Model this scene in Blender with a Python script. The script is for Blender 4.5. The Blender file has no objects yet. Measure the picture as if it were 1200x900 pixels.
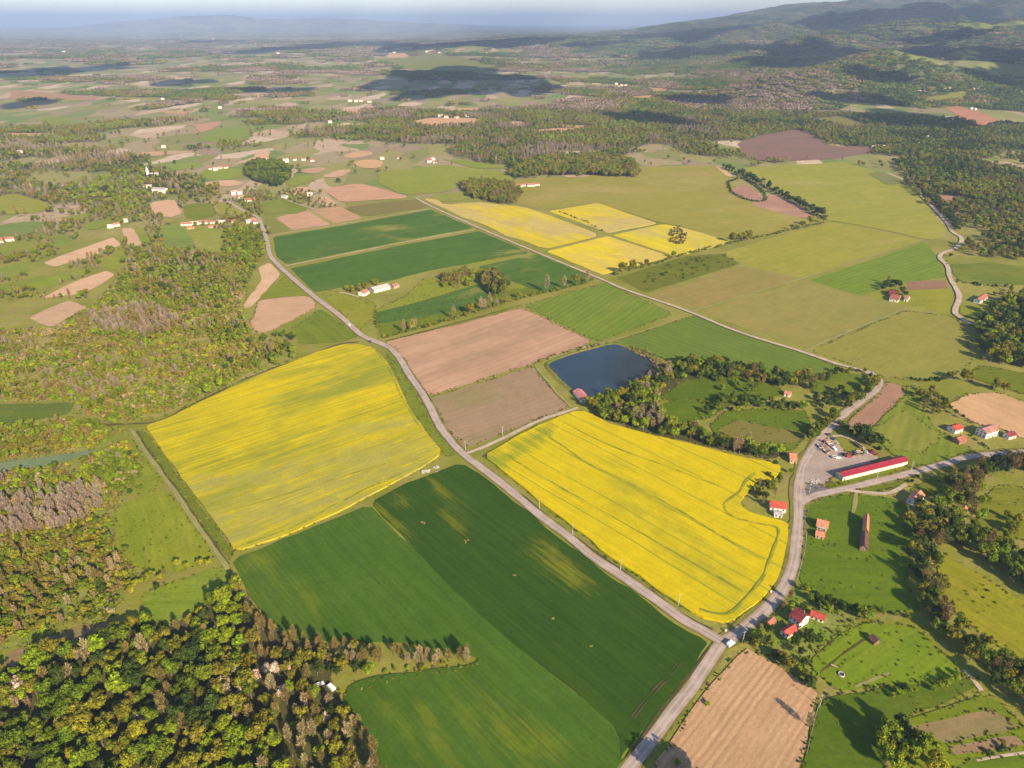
import bpy, bmesh, math, random
import numpy as np
from mathutils import Vector, Matrix

R = math.radians
SC = bpy.context.scene
COL = SC.collection
rng = np.random.default_rng(7)
random.seed(7)

# ------------------------------------------------------------------ camera, sky, sun, exposure
CAM_H, PITCH, FPX = 280.0, R(27.2), 826.0
cam = bpy.data.objects.new('camera', bpy.data.cameras.new('camera'))
COL.objects.link(cam)
cam.location = (0, 0, CAM_H)
cam.rotation_euler = (R(90) - PITCH, 0, 0)
cam.data.sensor_width = 36
cam.data.lens = 36 * FPX / 1200
cam.data.clip_start = 1
cam.data.clip_end = 200000
SC.camera = cam

SUN_EL, SUN_AZ = R(28), R(147)          # azimuth clockwise from +Y
SUN = Vector((math.sin(SUN_AZ) * math.cos(SUN_EL), math.cos(SUN_AZ) * math.cos(SUN_EL), math.sin(SUN_EL)))
world = bpy.data.worlds.new('World')
SC.world = world
world.use_nodes = True
wn = world.node_tree
sky = wn.nodes.new('ShaderNodeTexSky')
sky.sky_type = 'NISHITA'
sky.sun_disc = False
sky.sun_elevation = SUN_EL
sky.sun_rotation = SUN_AZ
sky.altitude = 300
sky.air_density = 1.0
sky.dust_density = 0.5
sky.ozone_density = 3.0
wn.links.new(sky.outputs[0], wn.nodes['Background'].inputs[0])
wn.nodes['Background'].inputs[1].default_value = 0.1

sl = bpy.data.lights.new('sun', 'SUN')
sl.energy = 5.0
sl.angle = R(0.53)
sl.color = (1.0, 0.82, 0.57)
so = bpy.data.objects.new('sun', sl)
COL.objects.link(so)
so.location = (0, 0, 3000)
so.rotation_euler = (-SUN).to_track_quat('-Z', 'Y').to_euler()

SC.view_settings.view_transform = 'Standard'
SC.view_settings.look = 'None'
SC.view_settings.gamma = 1
SC.view_settings.use_curve_mapping = False
SC.view_settings.exposure = 0.95
SC.cycles.max_bounces = 5
SC.cycles.diffuse_bounces = 3
SC.cycles.transparent_max_bounces = 4

# ------------------------------------------------------------------ terrain height
def _hash(ix, iy, seed):
    h = (ix.astype(np.int64) * 374761393 + iy.astype(np.int64) * 668265263 + seed * 1442695041) & 0xFFFFFFFF
    h = ((h ^ (h >> 13)) * 1274126177) & 0xFFFFFFFF
    h = h ^ (h >> 16)
    return (h & 0xFFFFFF) / float(0xFFFFFF)

def vnoise(x, y, seed=0):
    x = np.asarray(x, float); y = np.asarray(y, float)
    ix = np.floor(x); iy = np.floor(y)
    fx = x - ix; fy = y - iy
    fx = fx * fx * (3 - 2 * fx); fy = fy * fy * (3 - 2 * fy)
    a = _hash(ix, iy, seed); b = _hash(ix + 1, iy, seed)
    c = _hash(ix, iy + 1, seed); d = _hash(ix + 1, iy + 1, seed)
    return a + (b - a) * fx + (c - a) * fy + (a - b - c + d) * fx * fy

def fbm(x, y, seed=0, octv=4):
    s = 0; amp = .5; tot = 0
    for o in range(octv):
        s = s + vnoise(np.asarray(x) * 2 ** o + 17.3 * o, np.asarray(y) * 2 ** o + 5.1 * o, seed + o) * amp
        tot += amp; amp *= .5
    return s / tot

def smooth(v, a, b):
    t = np.clip((np.asarray(v, float) - a) / (b - a), 0, 1)
    return t * t * (3 - 2 * t)

def gauss(x, y, cx, cy, sx, sy):
    return np.exp(-((x - cx) / sx) ** 2 - ((y - cy) / sy) ** 2)

def height(x, y):
    x = np.asarray(x, float); y = np.asarray(y, float)
    roll = (fbm(x / 1100, y / 1100, 3, 3) - .5) * 26 * smooth(np.hypot(x, y), 1500, 3200)
    m = smooth(x - (1250 - .16 * (y - 2200)), -500, 900) * smooth(y, 2250, 4200)
    br = x / np.maximum(y, 500)
    big = smooth(br, .04, .55)
    knob = (1 - np.abs(2 * fbm(x / 620, y / 700, 88, 4) - 1) - .45)
    h = roll + m * (22 + 105 * knob * smooth(y, 2500, 3400))
    # ridges, one behind the other
    for yc, sg, ht, xs, sl, sd in ((4350, 400, 115, 1500, .12, 1), (5700, 480, 190, 1500, .16, 2), (7600, 620, 275, 1700, .18, 3), (10000, 850, 330, 2600, .10, 4)):
        crest = yc + sl * x + (fbm(x / 1500, x * 0 + sd, 200 + sd, 3) - .5) * 1500
        peak = .45 + 1.0 * fbm(x / 800, x * 0 + 9 * sd, 220 + sd, 4)
        rid = np.exp(-np.abs((y - crest) / sg) ** 1.6)
        h = h + ht * smooth(x, xs - 600, xs + 2600) ** .8 * peak * rid * (.78 + .44 * fbm(x / 300, y / 300, 240 + sd, 3))
    h = h + 125 * gauss(x, y, 1560, 3350, 380, 300) + 75 * gauss(x, y, 1130, 3080, 260, 260) + 60 * gauss(x, y, 2150, 3500, 420, 260)
    h = h + 85 * gauss(x, y, 200, 8300, 1500, 700) * (.55 + .9 * fbm(x / 700, y / 700, 23, 3))
    h = h + smooth(x, 500, 6300) * gauss(x * 0, y, 0, 13800, 1, 2200) * (420 + 270 * fbm(x / 2600, y / 2600, 31, 4))
    h = h + 470 * gauss(x, y, -11300, 28000, 3600, 2500) * (.6 + .8 * fbm(x / 3500, y / 3500, 41, 3))
    h = h + 360 * gauss(x, y, -6500, 31000, 4200, 2500)
    return h

def G(px, py):
    """point of the ground that the photograph shows at pixel (px, py)"""
    u = (px - 600) / FPX; v = (450 - py) / FPX
    dx = u; dy = math.cos(PITCH) + v * math.sin(PITCH); dz = -math.sin(PITCH) + v * math.cos(PITCH)
    t = CAM_H / max(-dz, 1e-3)
    if t * dy < 1250:
        return (dx * t, dy * t)
    ts = np.geomspace(300, 60000, 1500)
    below = (CAM_H + dz * ts) < height(dx * ts, dy * ts)
    i = int(np.argmax(below)) if below.any() else len(ts) - 1
    lo, hi = ts[max(i - 1, 0)], ts[i]
    for _ in range(18):
        mid = .5 * (lo + hi)
        if CAM_H + dz * mid < float(height(dx * mid, dy * mid)): hi = mid
        else: lo = mid
    return (dx * hi, dy * hi)

def GP(pts):
    return np.array([G(*p) for p in pts])

def to_px(x, y, z=0):
    """where a world point lands in the photograph (used to leave out what the frame never shows)"""
    z = np.asarray(z) - CAM_H
    d = y * math.cos(PITCH) - z * math.sin(PITCH)
    up = y * math.sin(PITCH) + z * math.cos(PITCH)
    d = np.where(d > 1, d, 1e9)
    return 600 + FPX * x / d, 450 - FPX * up / d, d

# ------------------------------------------------------------------ node helpers
class NT:
    def __init__(s, name):
        s.m = bpy.data.materials.new(name); s.m.use_nodes = True
        s.t = s.m.node_tree; s.t.nodes.clear()
        s.out = s.t.nodes.new('ShaderNodeOutputMaterial')
    def n(s, typ, **kw):
        nd = s.t.nodes.new('ShaderNode' + typ)
        for k, v in kw.items(): setattr(nd, k, v)
        return nd
    def set(s, sock, v):
        if isinstance(v, bpy.types.NodeSocket): s.t.links.new(v, sock)
        elif v is not None:
            if isinstance(v, tuple) and len(v) == 3 and sock.type == 'RGBA': v = v + (1,)
            sock.default_value = v
    def coord(s, kind='Object'):
        return s.n('TexCoord').outputs[kind]
    def pos(s):
        return s.n('NewGeometry').outputs['Position']
    def mapping(s, vec, scale=(1, 1, 1), rot=(0, 0, 0), loc=(0, 0, 0)):
        m = s.n('Mapping'); s.set(m.inputs[0], vec)
        m.inputs['Scale'].default_value = scale; m.inputs['Rotation'].default_value = rot; m.inputs['Location'].default_value = loc
        return m.outputs[0]
    def noise(s, vec, scale, detail=4, rough=.55, dist=0, col=False):
        x = s.n('TexNoise'); s.set(x.inputs['Vector'], vec)
        x.inputs['Scale'].default_value = scale; x.inputs['Detail'].default_value = detail
        x.inputs['Roughness'].default_value = rough; x.inputs['Distortion'].default_value = dist
        return x.outputs['Color' if col else 'Fac']
    def math(s, op, a, b=None, c=None, clamp=False):
        x = s.n('Math', operation=op, use_clamp=clamp)
        s.set(x.inputs[0], a)
        if b is not None: s.set(x.inputs[1], b)
        if c is not None: s.set(x.inputs[2], c)
        return x.outputs[0]
    def ramp(s, fac, a, b):
        x = s.n('MapRange'); s.set(x.inputs[0], fac)
        x.inputs[1].default_value = a; x.inputs[2].default_value = b
        x.interpolation_type = 'SMOOTHSTEP'
        return x.outputs[0]
    def mix(s, fac, a, b, blend='MIX'):
        x = s.n('Mix', data_type='RGBA', blend_type=blend)
        s.set(x.inputs[0], fac); s.set(x.inputs[6], a); s.set(x.inputs[7], b)
        return x.outputs[2]
    def cramp(s, fac, stops, const=False):
        x = s.n('ValToRGB'); s.set(x.inputs[0], fac)
        e = x.color_ramp.elements
        while len(e) < len(stops): e.new(.5)
        for i, (p, c) in enumerate(stops):
            e[i].position = p; e[i].color = tuple(c) + (1,)
        if const: x.color_ramp.interpolation = 'CONSTANT'
        return x.outputs[0]
    def bump(s, h, strength=.5, dist=.3):
        b = s.n('Bump'); s.set(b.inputs['Height'], h)
        b.inputs['Strength'].default_value = strength; b.inputs['Distance'].default_value = dist
        return b.outputs[0]
    def finish(s, col, rough=.9, normal=None, spec=.1, metal=0):
        p = s.n('BsdfPrincipled'); s.set(p.inputs['Base Color'], col)
        s.set(p.inputs['Roughness'], rough); p.inputs['Specular IOR Level'].default_value = spec
        p.inputs['Metallic'].default_value = metal
        if normal is not None: s.set(p.inputs['Normal'], normal)
        s.t.links.new(p.outputs[0], s.out.inputs[0])
        return s.m

def simple(name, col, rough=.7, var=.12, scale=1.5, spec=.25, metal=0):
    """a painted or plastered surface with uneven wear"""
    t = NT(name)
    v = t.coord()
    f = t.noise(v, scale, 5)
    g = t.noise(v, scale * 6, 3)
    a = tuple(c * (1 - var) for c in col); b = tuple(min(c * (1 + var), 1) for c in col)
    c = t.mix(t.math('ADD', t.math('MULTIPLY', f, .65), t.math('MULTIPLY', g, .35)), a, b)
    return t.finish(c, rough, None, spec, metal)

def crop(name, base, alt, patch=None, patch_at=(.55, .72), streak=(.010, .22), streak_amt=(.35, .65), rows=0, row_amt=.2,
         tram=0, tram_w=1.4, tram_col=None, fine=.35, bump=.35, patch_scale=.014, patch_stretch=1.0, patch_str=1.0, spots=(), spot_col=None, spot_str=.62, mott=.30):
    """a field surface; local X runs along the rows"""
    t = NT(name)
    ob = t.coord()
    rnd = t.n('ObjectInfo')
    off = t.n('VectorMath', operation='SCALE'); t.set(off.inputs[0], (311.0, 173.0, 97.0)); t.set(off.inputs['Scale'], rnd.outputs['Random'])
    add = t.n('VectorMath', operation='ADD'); t.set(add.inputs[0], ob); t.set(add.inputs[1], off.outputs[0])
    v = add.outputs[0]
    s1 = t.noise(t.mapping(v, (streak[0], streak[1], 1)), 1.0, 5, .6)
    s2 = t.noise(v, .02, 6, .6)
    f = t.math('ADD', t.math('MULTIPLY', s1, .6), t.math('MULTIPLY', s2, .4))
    c = t.mix(t.ramp(f, *streak_amt), base, alt)
    if patch is not None:
        pn = t.noise(t.mapping(v, (1 / patch_stretch, 1, 1)), patch_scale, 7, .62, .4)
        ps = t.noise(t.mapping(v, (.02, .5, 1)), 1.0, 3, .6)
        pf = t.math('ADD', t.math('MULTIPLY', pn, .78), t.math('MULTIPLY', ps, .22))
        c = t.mix(t.math('MULTIPLY', t.ramp(pf, *patch_at), patch_str), c, patch)
    for (sx, sy, rx, ry, ang) in spots:
        cx, cy = G(sx, sy)
        mp = t.n('Mapping', vector_type='TEXTURE'); t.set(mp.inputs[0], t.pos())
        mp.inputs['Location'].default_value = (cx, cy, 0); mp.inputs['Rotation'].default_value = (0, 0, ang); mp.inputs['Scale'].default_value = (rx, ry, 1e6)
        ln = t.n('VectorMath', operation='LENGTH'); t.set(ln.inputs[0], mp.outputs[0])
        st = t.noise(t.mapping(ob, (.03, .55, 1)), 1.0, 4, .65); bl = t.noise(ob, .09, 5, .65)
        edge = t.math('ADD', ln.outputs['Value'], t.math('MULTIPLY', t.math('SUBTRACT', t.math('ADD', t.math('MULTIPLY', st, .7), t.math('MULTIPLY', bl, .3)), .5), 5.0))
        c = t.mix(t.math('MULTIPLY', t.ramp(edge, 1.15, .1), spot_str), c, spot_col)
    sep = t.n('SeparateXYZ'); t.set(sep.inputs[0], ob)
    wob = t.math('MULTIPLY', t.noise(ob, .01, 2), 6.0)
    yy = t.math('ADD', sep.outputs[1], wob)
    h = None
    if rows:
        w = t.math('SINE', t.math('MULTIPLY', yy, 2 * math.pi / rows))
        h = t.math('MULTIPLY_ADD', w, .5, .5)
        amp = t.noise(t.mapping(v, (.01, .05, 1)), 1.0, 3)
        k = t.math('SUBTRACT', 1.0, t.math('MULTIPLY', t.math('MULTIPLY', h, amp), row_amt * 2))
        c = t.mix(1.0, c, k, 'MULTIPLY')
    if tram:
        fr = t.math('PINGPONG', yy, tram / 2)
        brk = t.ramp(t.noise(ob, .05, 2), .24, .40)
        on = t.math('MULTIPLY', t.math('LESS_THAN', fr, tram_w / 2), brk)
        c = t.mix(on, c, tram_col)
    fn = t.noise(v, .55, 6, .7)
    c = t.mix(1.0, c, t.math('MULTIPLY_ADD', fn, fine * 2, 1 - fine), 'MULTIPLY')
    md = t.math('ADD', t.math('MULTIPLY', t.noise(v, .085, 4, .6), .6), t.math('MULTIPLY', t.noise(t.mapping(v, (.05, .4, 1)), 1.0, 4, .6), .4))
    c = t.mix(1.0, c, t.math('MULTIPLY_ADD', md, mott * 2, 1 - mott), 'MULTIPLY')
    c = t.mix(1.0, c, rnd.outputs['Color'], 'MULTIPLY')
    hh = fn if h is None else t.math('ADD', fn, t.math('MULTIPLY', h, .12))
    return t.finish(c, .95, t.bump(hh, bump, .5), .05)

# ------------------------------------------------------------------ materials
M = {}
DGA = -.98      # heading of the rows in the large lower fields
M['rape'] = crop('rapeseed_bloom', (.56, .42, .003), (.45, .365, .006), (.28, .275, .018), (.54, .70), (.012, .45), (.34, .66), 0, 0, 22, .9, (.24, .26, .02), .26, .5, .02, 2.5, .8,
                 spots=((612, 524, 24, 11, .9), (590, 540, 16, 9, .9), (640, 506, 14, 8, .9), (575, 538, 14, 8, .9)), spot_col=(.13, .20, .02))
M['rape_patchy'] = crop('patchy_rapeseed_bloom', (.52, .40, .003), (.33, .30, .014), (.21, .235, .025), (.50, .64), (.012, .40), (.40, .62), 0, 0, 29, .9, (.30, .29, .03), .28, .5, .03, 5, .85,
                 spots=((430, 540, 90, 26, .32), (330, 600, 80, 18, .32), (380, 570, 90, 16, .32), (455, 500, 60, 12, .32), (280, 630, 40, 12, .32), (420, 585, 60, 9, .32), (470, 555, 34, 10, .32), (250, 570, 30, 16, .32), (245, 610, 26, 14, .32), (300, 560, 50, 9, .32)), spot_col=(.30, .28, .06), spot_str=.85)
M['rape_far'] = crop('far_rapeseed_bloom', (.57, .435, .012), (.46, .37, .03), (.44, .34, .12), (.45, .58), (.006, .08), (.38, .62), 0, 0, 0, 0, None, .26, .3, .012, 2, .9,
                  spots=((600, 262, 50, 14, -.6), (640, 272, 40, 12, -.6), (560, 248, 40, 10, -.6), (706, 256, 50, 22, 0), (735, 262, 30, 14, 0), (720, 300, 40, 9, -.6)), spot_col=(.40, .30, .11), spot_str=.7)
M['wheat'] = crop('dark_wheat', (.026, .064, .005), (.040, .082, .006), (.13, .145, .008), (.56, .76), (.006, .3), (.35, .7), 3.2, .05, 24, .7, (.028, .065, .010), .34, .4, .016, 3, .6,
                  spots=((655, 665, 26, 11, DGA), (672, 678, 22, 8, DGA), (438, 598, 11, 7, DGA), (470, 590, 12, 6, DGA), (515, 575, 14, 4, DGA), (530, 610, 20, 5, DGA), (463, 620, 24, 8, DGA), (640, 640, 14, 6, DGA)), spot_col=(.22, .205, .012), spot_str=.38)
M['wheat_light'] = crop('blue_green_wheat', (.066, .124, .012), (.044, .098, .007), (.16, .18, .012), (.52, .74), (.005, .35), (.35, .7), 2.6, .06, 24, .6, (.055, .10, .02), .34, .4, .014, 3.5, .7,
                  spots=((610, 872, 26, 10, DGA), (585, 850, 30, 5, DGA), (545, 838, 24, 5, DGA), (500, 842, 14, 5, DGA), (520, 880, 22, 5, DGA), (640, 865, 16, 10, DGA), (455, 830, 9, 6, DGA), (480, 862, 14, 4, DGA), (300, 660, 16, 8, .3), (360, 700, 20, 6, DGA)), spot_col=(.20, .20, .010), spot_str=.24)
M['green_far'] = crop('far_wheat', (.052, .110, .012), (.075, .135, .015), (.30, .25, .06), (.55, .68), (.006, .12), (.35, .65), 0, 0, 18, .8, (.06, .13, .03), .3, .3, .012, 1.6, .8)
M['meadow'] = crop('meadow_grass', (.165, .198, .014), (.225, .238, .020), (.27, .245, .045), (.50, .70), (.012, .2), (.35, .65), 3.5, .05, 0, 0, None, .42, .4, .02, 1.5, .65)
M['lush'] = crop('lush_grass', (.090, .132, .008), (.122, .158, .010), (.18, .17, .018), (.52, .74), (.015, .2), (.35, .65), 0, 0, 0, 0, None, .45, .4, .025, 1.5, .65)
M['olive'] = crop('olive_grass', (.28, .245, .045), (.23, .225, .033), (.34, .28, .085), (.50, .68), (.008, .14), (.35, .65), 4.0, .06, 0, 0, None, .34, .3, .010, 1.6, .75,
                 spots=((700, 222, 75, 40, 0), (650, 230, 60, 40, .3), (860, 232, 40, 30, 0), (1040, 283, 60, 12, .5), (800, 205, 90, 30, .1), (940, 215, 80, 30, 0)), spot_col=(.33, .255, .09))
M['stubble'] = crop('olive_stubble', (.27, .215, .060), (.235, .21, .05), (.20, .21, .04), (.50, .68), (.01, .3), (.35, .65), 3.0, .10, 0, 0, None, .32, .4, .012, 2, .7)
M['rowcrop'] = crop('striped_meadow', (.125, .185, .022), (.16, .21, .028), (.20, .21, .035), (.52, .7), (.01, .25), (.35, .65), 7.0, .12, 0, 0, None, .38, .4, .016, 2, .6)
M['vineyard'] = crop('orchard_rows', (.20, .25, .04), (.22, .26, .05), (.14, .20, .03), (.5, .7), (.01, .2), (.35, .65), 8.0, .32, 0, 0, None, .3, .4, .014, 2, .6)
M['plough'] = crop('ploughed_soil', (.48, .295, .165), (.37, .22, .118), (.37, .245, .125), (.54, .72), (.004, .50), (.36, .64), 3.0, .11, 0, 0, None, .3, .6, .018, 2, .6)
M['plough_pink'] = crop('pink_ploughed_soil', (.45, .27, .175), (.355, .21, .135), (.28, .20, .11), (.50, .66), (.005, .2), (.38, .62), 0, 0, 0, 0, None, .2, .4, .012, 2.5, .75)
M['plough_grey'] = crop('grey_ploughed_soil', (.30, .20, .12), (.255, .175, .10), (.20, .185, .065), (.48, .64), (.005, .35), (.35, .65), 0, 0, 0, 0, None, .24, .4, .014, 2.5, .8)
M['tan'] = crop('tan_soil', (.56, .365, .22), (.49, .315, .19), (.42, .29, .15), (.56, .72), (.01, .3), (.35, .65), 3.4, .06, 0, 0, None, .2, .4, .014, 2, .7)
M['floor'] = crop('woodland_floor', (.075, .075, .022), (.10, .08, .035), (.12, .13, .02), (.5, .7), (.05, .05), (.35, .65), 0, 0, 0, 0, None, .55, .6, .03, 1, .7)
M['scrub'] = crop('scrub_ground', (.26, .23, .048), (.32, .245, .11), (.18, .205, .03), (.44, .60), (.05, .07), (.38, .62), 0, 0, 0, 0, None, .6, .7, .035, 1, .9)
M['greywater'] = crop('grey_green_crop', (.14, .19, .095), (.165, .205, .11), None, streak=(.01, .06), fine=.2, bump=.2)
M['gravel'] = crop('gravel', (.38, .295, .245), (.31, .245, .205), (.27, .20, .155), (.5, .7), (.03, .06), (.35, .65), 0, 0, 0, 0, None, .22, .3, .04, 1, .6)
M['asphalt'] = crop('old_asphalt', (.17, .15, .16), (.14, .125, .13), None, streak=(.05, .05), fine=.15, bump=.2)
M['verge'] = crop('verge_grass', (.13, .145, .022), (.20, .18, .045), (.23, .165, .075), (.48, .64), (.08, .08), (.38, .62), 0, 0, 0, 0, None, .55, .7, .06, 1, .8)
M['ditch'] = crop('ditch_grass', (.07, .065, .02), (.11, .08, .04), (.06, .08, .015), (.5, .66), (.05, .05), (.35, .65), 0, 0, 0, 0, None, .5, .8, .06, 1, .7)
M['tramtrack'] = crop('trampled_crop', (.24, .26, .02), (.17, .20, .02), (.40, .35, .03), (.44, .60), (.05, .3), (.35, .65), 0, 0, 0, 0, None, .5, .8, .09, 1, .9)

def road_mat(name, c, edge, wheel):
    t = NT(name)
    uv = t.n('TexCoord').outputs['UV']
    sep = t.n('SeparateXYZ'); t.set(sep.inputs[0], uv)
    ob = t.coord()
    n1 = t.noise(ob, .12, 5, .6); n2 = t.noise(ob, 1.2, 4, .6)
    x = t.math('ABSOLUTE', t.math('SUBTRACT', sep.outputs[0], .5))
    xe = t.math('ADD', x, t.math('MULTIPLY', t.math('SUBTRACT', n1, .5), .35))
    col = t.mix(t.ramp(n1, .38, .60), c, tuple(v * .76 for v in c))
    wt = t.ramp(t.math('ABSOLUTE', t.math('SUBTRACT', x, .2)), .11, .03)
    col = t.mix(t.math('MULTIPLY', wt, .6), col, wheel)
    col = t.mix(t.ramp(xe, .36, .52), col, edge)
    col = t.mix(1.0, col, t.math('MULTIPLY_ADD', n2, .3, .85), 'MULTIPLY')
    return t.finish(col, .9, t.bump(n2, .2, .1), .1)
M['road'] = road_mat('worn_road', (.40, .315, .265), (.31, .235, .14), (.46, .375, .32))
M['dirt'] = road_mat('dirt_road', (.47, .36, .27), (.27, .23, .10), (.53, .42, .33))
M['track'] = road_mat('grassy_track', (.25, .245, .07), (.17, .19, .03), (.36, .30, .15))

def water_mat():
    t = NT('pond_water')
    v = t.coord()
    h = t.math('ADD', t.noise(v, .9, 3), t.math('MULTIPLY', t.noise(v, .12, 2), .6))
    c = t.mix(t.ramp(t.noise(v, .03, 4), .35, .7), (.018, .032, .046), (.026, .042, .055))
    return t.finish(c, .12, t.bump(h, .06, .06), .5)
M['water'] = water_mat()

def leaf_mat(name, instancer, var=.6, translucent=.22):
    t = NT(name)
    if instancer:
        a = t.n('Attribute', attribute_type='INSTANCER', attribute_name='tint').outputs['Color']
    else:
        a = t.n('ObjectInfo').outputs['Color']
    r = t.n('Attribute', attribute_type='GEOMETRY', attribute_name='leafvar').outputs['Fac']
    c = t.mix(1.0, a, t.math('MULTIPLY_ADD', r, var * 2, 1 - var), 'MULTIPLY')
    d = t.n('BsdfDiffuse'); t.set(d.inputs[0], c)
    tr = t.n('BsdfTranslucent'); t.set(tr.inputs[0], t.mix(1.0, c, (1.1, 1.05, .5), 'MULTIPLY'))
    mx = t.n('MixShader'); mx.inputs[0].default_value = translucent
    t.t.links.new(d.outputs[0], mx.inputs[1]); t.t.links.new(tr.outputs[0], mx.inputs[2])
    t.t.links.new(mx.outputs[0], t.out.inputs[0])
    return t.m
M['leaf'] = leaf_mat('tree_leaves', False)
M['leaf_i'] = leaf_mat('woodland_leaves', True)
M['twig'] = leaf_mat('bare_twigs', False, .35, .0)
M['twig_i'] = leaf_mat('woodland_twigs', True, .35, .0)
M['bark'] = simple('bark', (.16, .12, .085), .9, .3, 3)

# ------------------------------------------------------------------ object helpers
def mesh_obj(name, verts, faces, mats, parent=None, link=True, fvar=None, midx=None, smooth_=False):
    me = bpy.data.meshes.new(name)
    verts = np.asarray(verts, np.float32)
    if isinstance(faces, np.ndarray):
        n, k = faces.shape
        me.vertices.add(len(verts)); me.vertices.foreach_set('co', verts.ravel())
        me.loops.add(n * k); me.loops.foreach_set('vertex_index', faces.astype(np.int32).ravel())
        me.polygons.add(n)
        me.polygons.foreach_set('loop_start', np.arange(0, n * k, k, dtype=np.int32))
        me.update(calc_edges=True)
    else:
        me.from_pydata([tuple(map(float, v)) for v in verts], [], [tuple(f) for f in faces])
    for m in (mats if isinstance(mats, (list, tuple)) else [mats]): me.materials.append(m)
    if fvar is not None:
        a = me.attributes.new('leafvar', 'FLOAT', 'FACE'); a.data.foreach_set('value', np.asarray(fvar, np.float32))
    if midx is not None: me.polygons.foreach_set('material_index', np.asarray(midx, np.int32))
    if smooth_: me.polygons.foreach_set('use_smooth', np.ones(len(me.polygons), bool))
    me.update()
    o = bpy.data.objects.new(name, me)
    if link: COL.objects.link(o)
    if parent is not None: o.parent = parent
    return o

def tag(o, label=None, cat=None, group=None, kind=None):
    if label: o['label'] = label
    if cat: o['category'] = cat
    if group: o['group'] = group
    if kind: o['kind'] = kind
    return o

def thing(name, label, cat, loc=(0, 0, 0), rz=0, group=None):
    o = bpy.data.objects.new(name, None); COL.objects.link(o)
    o.empty_display_size = 1
    o.location = loc; o.rotation_euler = (0, 0, rz)
    return tag(o, label, cat, group)

class MB:
    """collects boxes, prisms and tubes into one mesh"""
    def __init__(s): s.v = []; s.f = []; s.mi = []
    def add(s, v, f, mi=0):
        b = len(s.v); s.v += [tuple(p) for p in v]; s.f += [tuple(i + b for i in q) for q in f]; s.mi += [mi] * len(f)
    def box(s, c, d, rz=0, mi=0, taper=1.0):
        x, y, z = d[0] / 2, d[1] / 2, d[2] / 2
        v = []
        for sz in (-1, 1):
            k = taper if sz > 0 else 1
            for sx, sy in ((-1, -1), (1, -1), (1, 1), (-1, 1)):
                px, py = sx * x * k, sy * y * k
                v.append((c[0] + px * math.cos(rz) - py * math.sin(rz), c[1] + px * math.sin(rz) + py * math.cos(rz), c[2] + sz * z))
        s.add(v, [(3, 2, 1, 0), (4, 5, 6, 7), (0, 1, 5, 4), (1, 2, 6, 5), (2, 3, 7, 6), (3, 0, 4, 7)], mi)
    def tube(s, a, b, ra, rb=None, n=8, mi=0, cap=True):
        rb = ra if rb is None else rb
        a = Vector(a); b = Vector(b); d = (b - a).normalized()
        u = d.orthogonal().normalized(); w = d.cross(u)
        v = []
        for p, r in ((a, ra), (b, rb)):
            for i in range(n):
                t = 2 * math.pi * i / n
                v.append(p + u * (r * math.cos(t)) + w * (r * math.sin(t)))
        f = [(i, (i + 1) % n, n + (i + 1) % n, n + i) for i in range(n)]
        if cap: f += [tuple(range(n))[::-1], tuple(range(n, 2 * n))]
        s.add(v, f, mi)
    def prism(s, prof, x0, x1, mi=0):
        """profile in the YZ plane, run along X"""
        n = len(prof)
        v = [(x0, y, z) for y, z in prof] + [(x1, y, z) for y, z in prof]
        f = [(i, (i + 1) % n, n + (i + 1) % n, n + i) for i in range(n)] + [tuple(range(n))[::-1], tuple(range(n, 2 * n))]
        s.add(v, f, mi)
    def prism_y(s, prof, y0, y1, mi=0):
        n = len(prof)
        v = [(x, y0, z) for x, z in prof] + [(x, y1, z) for x, z in prof]
        f = [(i, (i + 1) % n, n + (i + 1) % n, n + i) for i in range(n)] + [tuple(range(n))[::-1], tuple(range(n, 2 * n))]
        s.add(v, f, mi)
    def build(s, name, mat, parent=None, loc=None, fix=True):
        o = mesh_obj(name, s.v, s.f, mat, parent, midx=s.mi if isinstance(mat, (list, tuple)) else None)
        if fix:
            bm = bmesh.new(); bm.from_mesh(o.data); bmesh.ops.recalc_face_normals(bm, faces=bm.faces); bm.to_mesh(o.data); bm.free()
        if loc is not None: o.location = loc
        return o
# ------------------------------------------------------------------ terrain
def wood_density(x, y):
    """0..1: how much of the far country is wooded at a place"""
    d = np.hypot(x, y)
    f = fbm(x / 420, y / 420, 61, 5)
    hill = smooth(x - (900 - .10 * (y - 2000)), -600, 700) * smooth(y, 2000, 3000)
    mid = smooth(x, -700, -100) * (1 - smooth(y, 2500, 3300)) * smooth(y, 1500, 1750)
    base = .53 - .27 * hill - .20 * mid * (1 - hill) - .03 * smooth(y, 5000, 9000) + .06 * smooth(-x, 100, 700) * (1 - smooth(y, 3000, 5000))
    lowhill = gauss(x, y, 500, 8600, 1800, 1100)
    base = base - .15 * lowhill
    return smooth(f, base - .03, base + .05) * smooth(d, 1150, 1600) * (1 - .35 * smooth(-x, 0, 400) * (1 - smooth(d, 1500, 2200)))

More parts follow.
